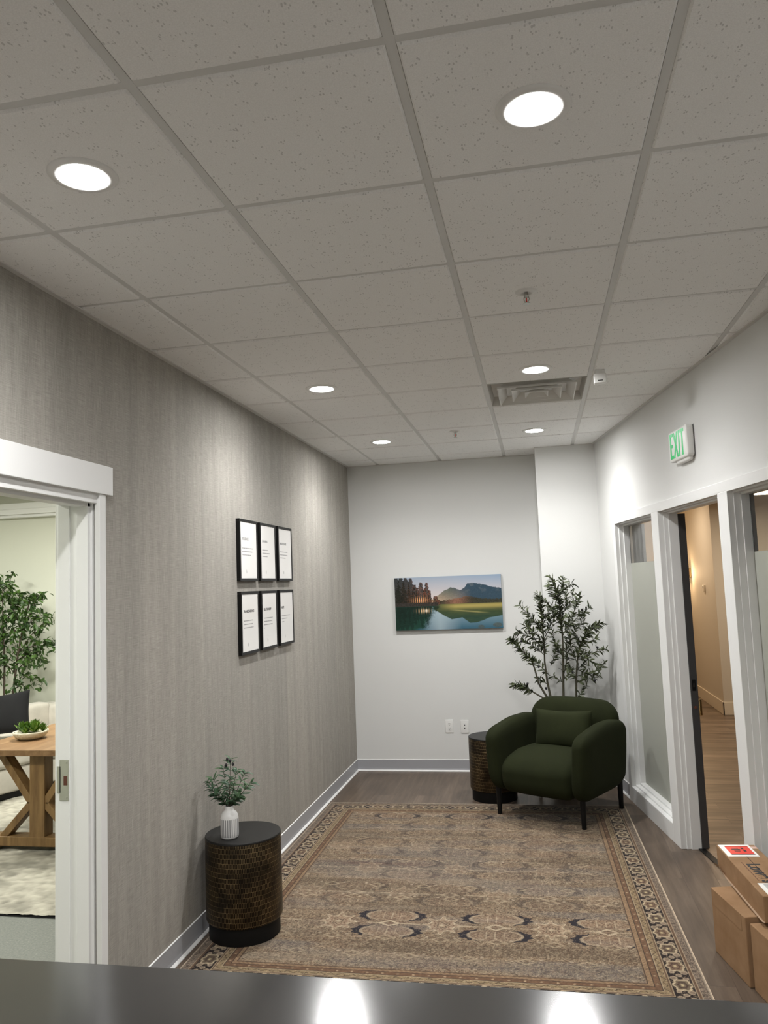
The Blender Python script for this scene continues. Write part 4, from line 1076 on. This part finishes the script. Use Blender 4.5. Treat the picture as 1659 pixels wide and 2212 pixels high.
tb_ = oriented('cardboard_box', 'brown cardboard box cut by the right picture edge, nearest the counter', (.789, 3.643), (.069, -.333), 0, 0, 0, 0)
cbox(tb_, .38, .22, .268, 0)
dC = Vector((.049, -.635, 0)).normalized()
tc_ = oriented('cardboard_box', 'long torn delivery box with a red label, lying on top of the others', (.790, 4.235), (dC.x, dC.y), 0, 0, 0, .2875)
cbox(tc_, .640, .18, .108, 0, False)
# lifted bottom flap, labels, printing
MB().add([(0, -.001, .0), (.03, -.03, .035), (.10, -.022, .045), (.16, -.012, .008), (.64, -.012, .006), (.64, -.001, .0), (.64, 0, .003), (0, 0, .004)],
         [(0, 1, 2, 3, 7), (7, 3, 4, 6), (6, 4, 5)]).build('loose_flap', M_cardedge, tc_)
MB().box(.004, .17, .006, .150, .1082, .1088).build('shipping_label', M_paper, tc_)
lab = MB().box(.022, .145, .030, .138, .1089, .1093).build('red_print', M_red, tc_)
mb = MB()
for a, b_, c_, d_ in ((.022, .03, .030, .138), (.137, .145, .030, .138), (.050, .060, .055, .085), (.068, .082, .05, .09), (.09, .1, .058, .085), (.048, .07, .098, .108), (.078, .104, .1, .112)): mb.box(a, b_, c_, d_, .1094, .1097)
mb.build('black_print', M_ink, lab)
MB().box(.03, .06, .150, .178, .1082, .1086).build('pink_tape', M_pink, tc_)
text_mb("Lowe's", .082, 'printed_name', M_ink, tc_, (.262, .056, .1083), (0, 0, 0), .0003, .0022)
MB().box(.245, .47, .040, .043, .1082, .1085).build('printed_rule', M_latch, tc_)
pl_ = MB().box(.500, .625, .025, .15, .1082, .1088).build('paper_label', M_paper, tc_)
mb = MB()
for k_ in range(16): mb.box(.512+k_*.0064, .512+k_*.0064+random.choice((.002, .003, .004)), .045, .12, .1089, .1092)
mb.build('barcode', M_greyink, pl_)

# ------------------------------------------------------------------ reception counter
rc = thing('reception_counter', 'dark grey reception counter top across the bottom of the picture', 'counter', (0, .6, 0))
MB().box(-1.45, .85, 0, .703, 1.060, 1.100).build('counter_top', M_counter, rc, bevel=.004, seg=3)
MB().box(-1.40, .80, .05, .62, 0, 1.060).build('counter_body', M_counterside, rc)

# ------------------------------------------------------------------ office furniture
tt = thing('trestle_table', 'golden oak table with crossed trestle legs seen through the left doorway', 'table', (-3.477, 5.7, .02))
MB().box(-.503, .503, -.80, .75, .645, .685).build('table_top', M_oaktop, tt, bevel=.003)
for yy_ in (-.67, .60):
    tr_ = MB()
    MB().box(-.058, .058, yy_-.05, yy_+.05, .02, .63).build('post', M_oak, tt, bevel=.004)
    MB().box(-.36, .36, yy_-.02, yy_+.045, .628, .6445).build('top_rail', M_oak, tt, bevel=.004)
    MB().box(-.40, .40, yy_-.055, yy_+.055, .022, .085).box(-.40, -.30, yy_-.055, yy_+.055, 0, .024).box(.30, .40, yy_-.055, yy_+.055, 0, .024).build('foot_beam', M_oak, tt, bevel=.004)
    for sx_ in (-1, 1):
        MB().bar((sx_*.285, yy_, .632), (sx_*.055, yy_, .315), .048, .085, (0, 1, 0)).build('brace', M_oak, tt, bevel=.003)
        MB().bar((sx_*.275, yy_, .075), (sx_*.055, yy_, .305), .048, .085, (0, 1, 0)).build('brace', M_oak, tt, bevel=.003)
bo = thing('succulent_bowl', 'shallow pale stone bowl of bright green succulents on the oak table', 'plant', (-3.752, 5.30, .705))
MB().lathe([(0, 0), (.07, 0), (.105, .018), (.122, .045), (.123, .058), (.116, .058), (.11, .045), (0, .04)], n=40).build('bowl', M_stone, bo, smooth=True)
random.seed(3)
for (x, y, r_) in ((-.055, -.02, .085), (.045, -.03, .085), (0, .05, .09), (.078, .03, .06), (-.085, .03, .055), (0, -.065, .055), (-.03, .0, .08), (.03, .02, .08)):
    mb = MB()
    for k_ in range(26):
        a = k_*2.4; el = .25+k_*.045
        leaf(mb, (x, y, .048+k_*.0008), (cos(a)*cos(el), sin(a)*cos(el), sin(el)), r_*(1.05-.012*k_), .024, -.5, up=(0, 0, 1), seg=3)
    mb.build('rosette', M_succ, bo, smooth=True)
# sofa turned a little from the wall
so = thing('beige_sofa', 'light beige sofa behind the oak table in the office', 'sofa', (-4.52, 6.36, .02), atan2(.523, .21))
# local x runs away from the viewer along the front, local y to the left = depth
MB().box(-1.3, .75, .03, .95, 0, .045).build('base', M_black, so)
MB().rbox((-.40, .48, .15), (.74, .46, .105), .02, 3, 3).build('frame', M_sofa, so, smooth=True)
MB().rbox((.56, .48, .15), (.215, .46, .105), .02, 3, 3).build('corner_frame', M_sofa, so, smooth=True)
MB().rbox((-.40, .44, .345), (.74, .44, .09), .04, 4, 4).build('seat_cushion', M_sofa, so, smooth=True)
MB().rbox((.56, .44, .345), (.21, .44, .09), .04, 4, 4).build('seat_cushion', M_sofa, so, smooth=True)
MB().rbox((-.28, .86, .44), (1.02, .10, .22), .05, 4, 4).build('back_cushion', M_sofa, so, smooth=True)
MB().rbox((.80, .50, .33), (.09, .47, .31), .05, 4, 3).build('armrest', M_sofa, so, smooth=True)
pc_ = thing('charcoal_cushion', 'charcoal square cushion on the beige sofa', 'cushion')
pc_.matrix_world = Matrix.Translation((-4.87, 6.45, .695)) @ Matrix.Rotation(radians(12), 4, 'Z') @ Matrix.Rotation(radians(-14), 4, 'X') @ Matrix.Rotation(radians(-6), 4, 'Y')
MB().rbox((0, 0, 0), (.26, .01, .19), .002, 1, 22, cushion(.26, .19, .075)).build('cover', M_char, pc_, smooth=True)
# ficus tree
random.seed(21)
fb = Vector((-5.42, 7.22, 0))
ft = thing('ficus_tree', 'tall leafy green ficus standing behind the sofa in the office', 'plant', tuple(fb))
MB().lathe([(0, 0), (.12, 0), (.15, .3), (.14, .3), (0, .28)], n=32).build('pot', M_plinth, ft, auto=40)
def Zf(a, b_, dy=0):
    k_ = 7.22/7.0
    x = (-5.308+a/480*.67)*k_; z = 1.737+((2.065-(b_-1200)/1010*1.25)-1.737)*k_
    return Vector((x-fb.x, dy, z))
fm = [[(40, 2250), (42, 1950), (25, 1650), (25, 1270)], [(105, 2250), (150, 1900), (185, 1700), (250, 1450), (330, 1440)], [(-60, 2250), (-90, 1900), (-140, 1500), (-120, 1200)]]
fs_ = [[(150, 1900), (250, 1760), (330, 1680), (430, 1610)], [(160, 1880), (300, 1830), (370, 1800), (450, 1860)], [(120, 2040), (230, 1960), (320, 1930), (400, 1950)], [(115, 2120), (200, 2070), (310, 2150)],
       [(180, 1720), (110, 1520), (70, 1390)], [(30, 1700), (110, 1500), (180, 1430)], [(200, 1650), (290, 1560), (330, 1480)], [(40, 1900), (-20, 1700), (-100, 1600)], [(170, 1800), (100, 1700), (60, 1600)], [(30, 1500), (-40, 1400), (-80, 1300)],
       [(45, 2000), (110, 1880), (130, 1760)], [(120, 2050), (60, 1960), (0, 1900)], [(150, 1950), (240, 1880), (340, 1870)], [(40, 2100), (0, 2040), (-60, 1980)], [(230, 1520), (170, 1450), (150, 1400)], [(185, 1700), (250, 1640), (330, 1590)], [(130, 2000), (200, 1900), (260, 1900)], [(100, 2200), (170, 2140), (230, 2180)],
       [(30, 1600), (90, 1620), (150, 1560)], [(20, 1400), (60, 1340), (40, 1260)], [(-90, 1900), (-160, 1800), (-240, 1780)], [(-120, 1600), (-200, 1500), (-260, 1480)]]
tk = MB(); fl_ = MB()
for br_, rr_ in [(a, .014) for a in fm]+[(a, .005) for a in fs_]:
    dy = random.uniform(-.14, .14) if rr_ < .01 else 0; n_ = len(br_)-1
    pts = [Zf(a, b_, dy*i/n_) for i, (a, b_) in enumerate(br_)]
    if rr_ > .01: pts = [Vector((pts[0].x*.4, 0, .28))]+pts
    tk.tube(pts, [rr_*(1-.7*i/(len(pts)-1)) for i in range(len(pts))], 7)
    total = sum((pts[i+1]-pts[i]).length for i in range(len(pts)-1)); st_t = .55 if rr_ > .01 else .15
    nl = int(total*(1-st_t)/.0058)
    for q in range(nl):
        t_ = st_t+(1-st_t)*(q+.5)/nl; p_, d_ = pl(pts, t_)
        off = Vector((random.gauss(0, .028), random.gauss(0, .05), random.gauss(0, .028)))
        dr = Vector((random.gauss(.1, .8), random.gauss(0, .6), random.gauss(-.45, .6)))
        leaf(fl_, p_+off, dr, random.uniform(.045, .08), random.uniform(.020, .032), random.uniform(.2, .9), seg=3)
tk.build('trunk', M_bark, ft, smooth=True); fl_.build('foliage', M_ficus, ft, smooth=True)
# shag rug
nx, ny = 330, 300
xs = np.linspace(-6.4, -2.35, nx); ys = np.linspace(4.0, 7.0, ny); Xs, Ys = np.meshgrid(xs, ys)
hgt = snoise(ny, nx, 4, 4, 5, 3); clump = snoise(ny, nx, 14, 16, 8, 3)
Ps = np.stack([Xs, Ys+(snoise(ny, nx, 3, 6, 44, 2)-.5)*.01, .006+.014*hgt], 2)
cs_ = (l3(206, 200, 186)*(1-np.clip((hgt-.35)*1.2, 0, 1))[..., None]*0+l3(172, 168, 156)[None, None, :]*(.45+.62*hgt[..., None]))*(1-.35*np.clip((clump-.55)*6, 0, 1)[..., None])
sr = thing('shag_rug', 'cream and grey shag rug under the oak table', 'rug')
grid_obj('pile', Ps, np.clip(cs_, 0, 1), vcol_mat('shag_pile', .95, .1, .4), sr)
MB().box(-6.4, -2.35, 4.0, 7.0, .0005, .007).build('backing', M_char, sr)
# roller shade bracket
rs = thing('roller_shade', 'white roller shade end under the white valance in the office', 'window shade', (-4.72, 7.46, 2.615))
MB().rbox((.25, .0, -.045), (.30, .035, .035), (.01, .03, .03), 4, 2).build('roll', M_plast, rs, smooth=True)
MB().box(-.06, -.05, -.03, .04, -.085, .0).build('end_bracket', M_plast, rs, bevel=.002)
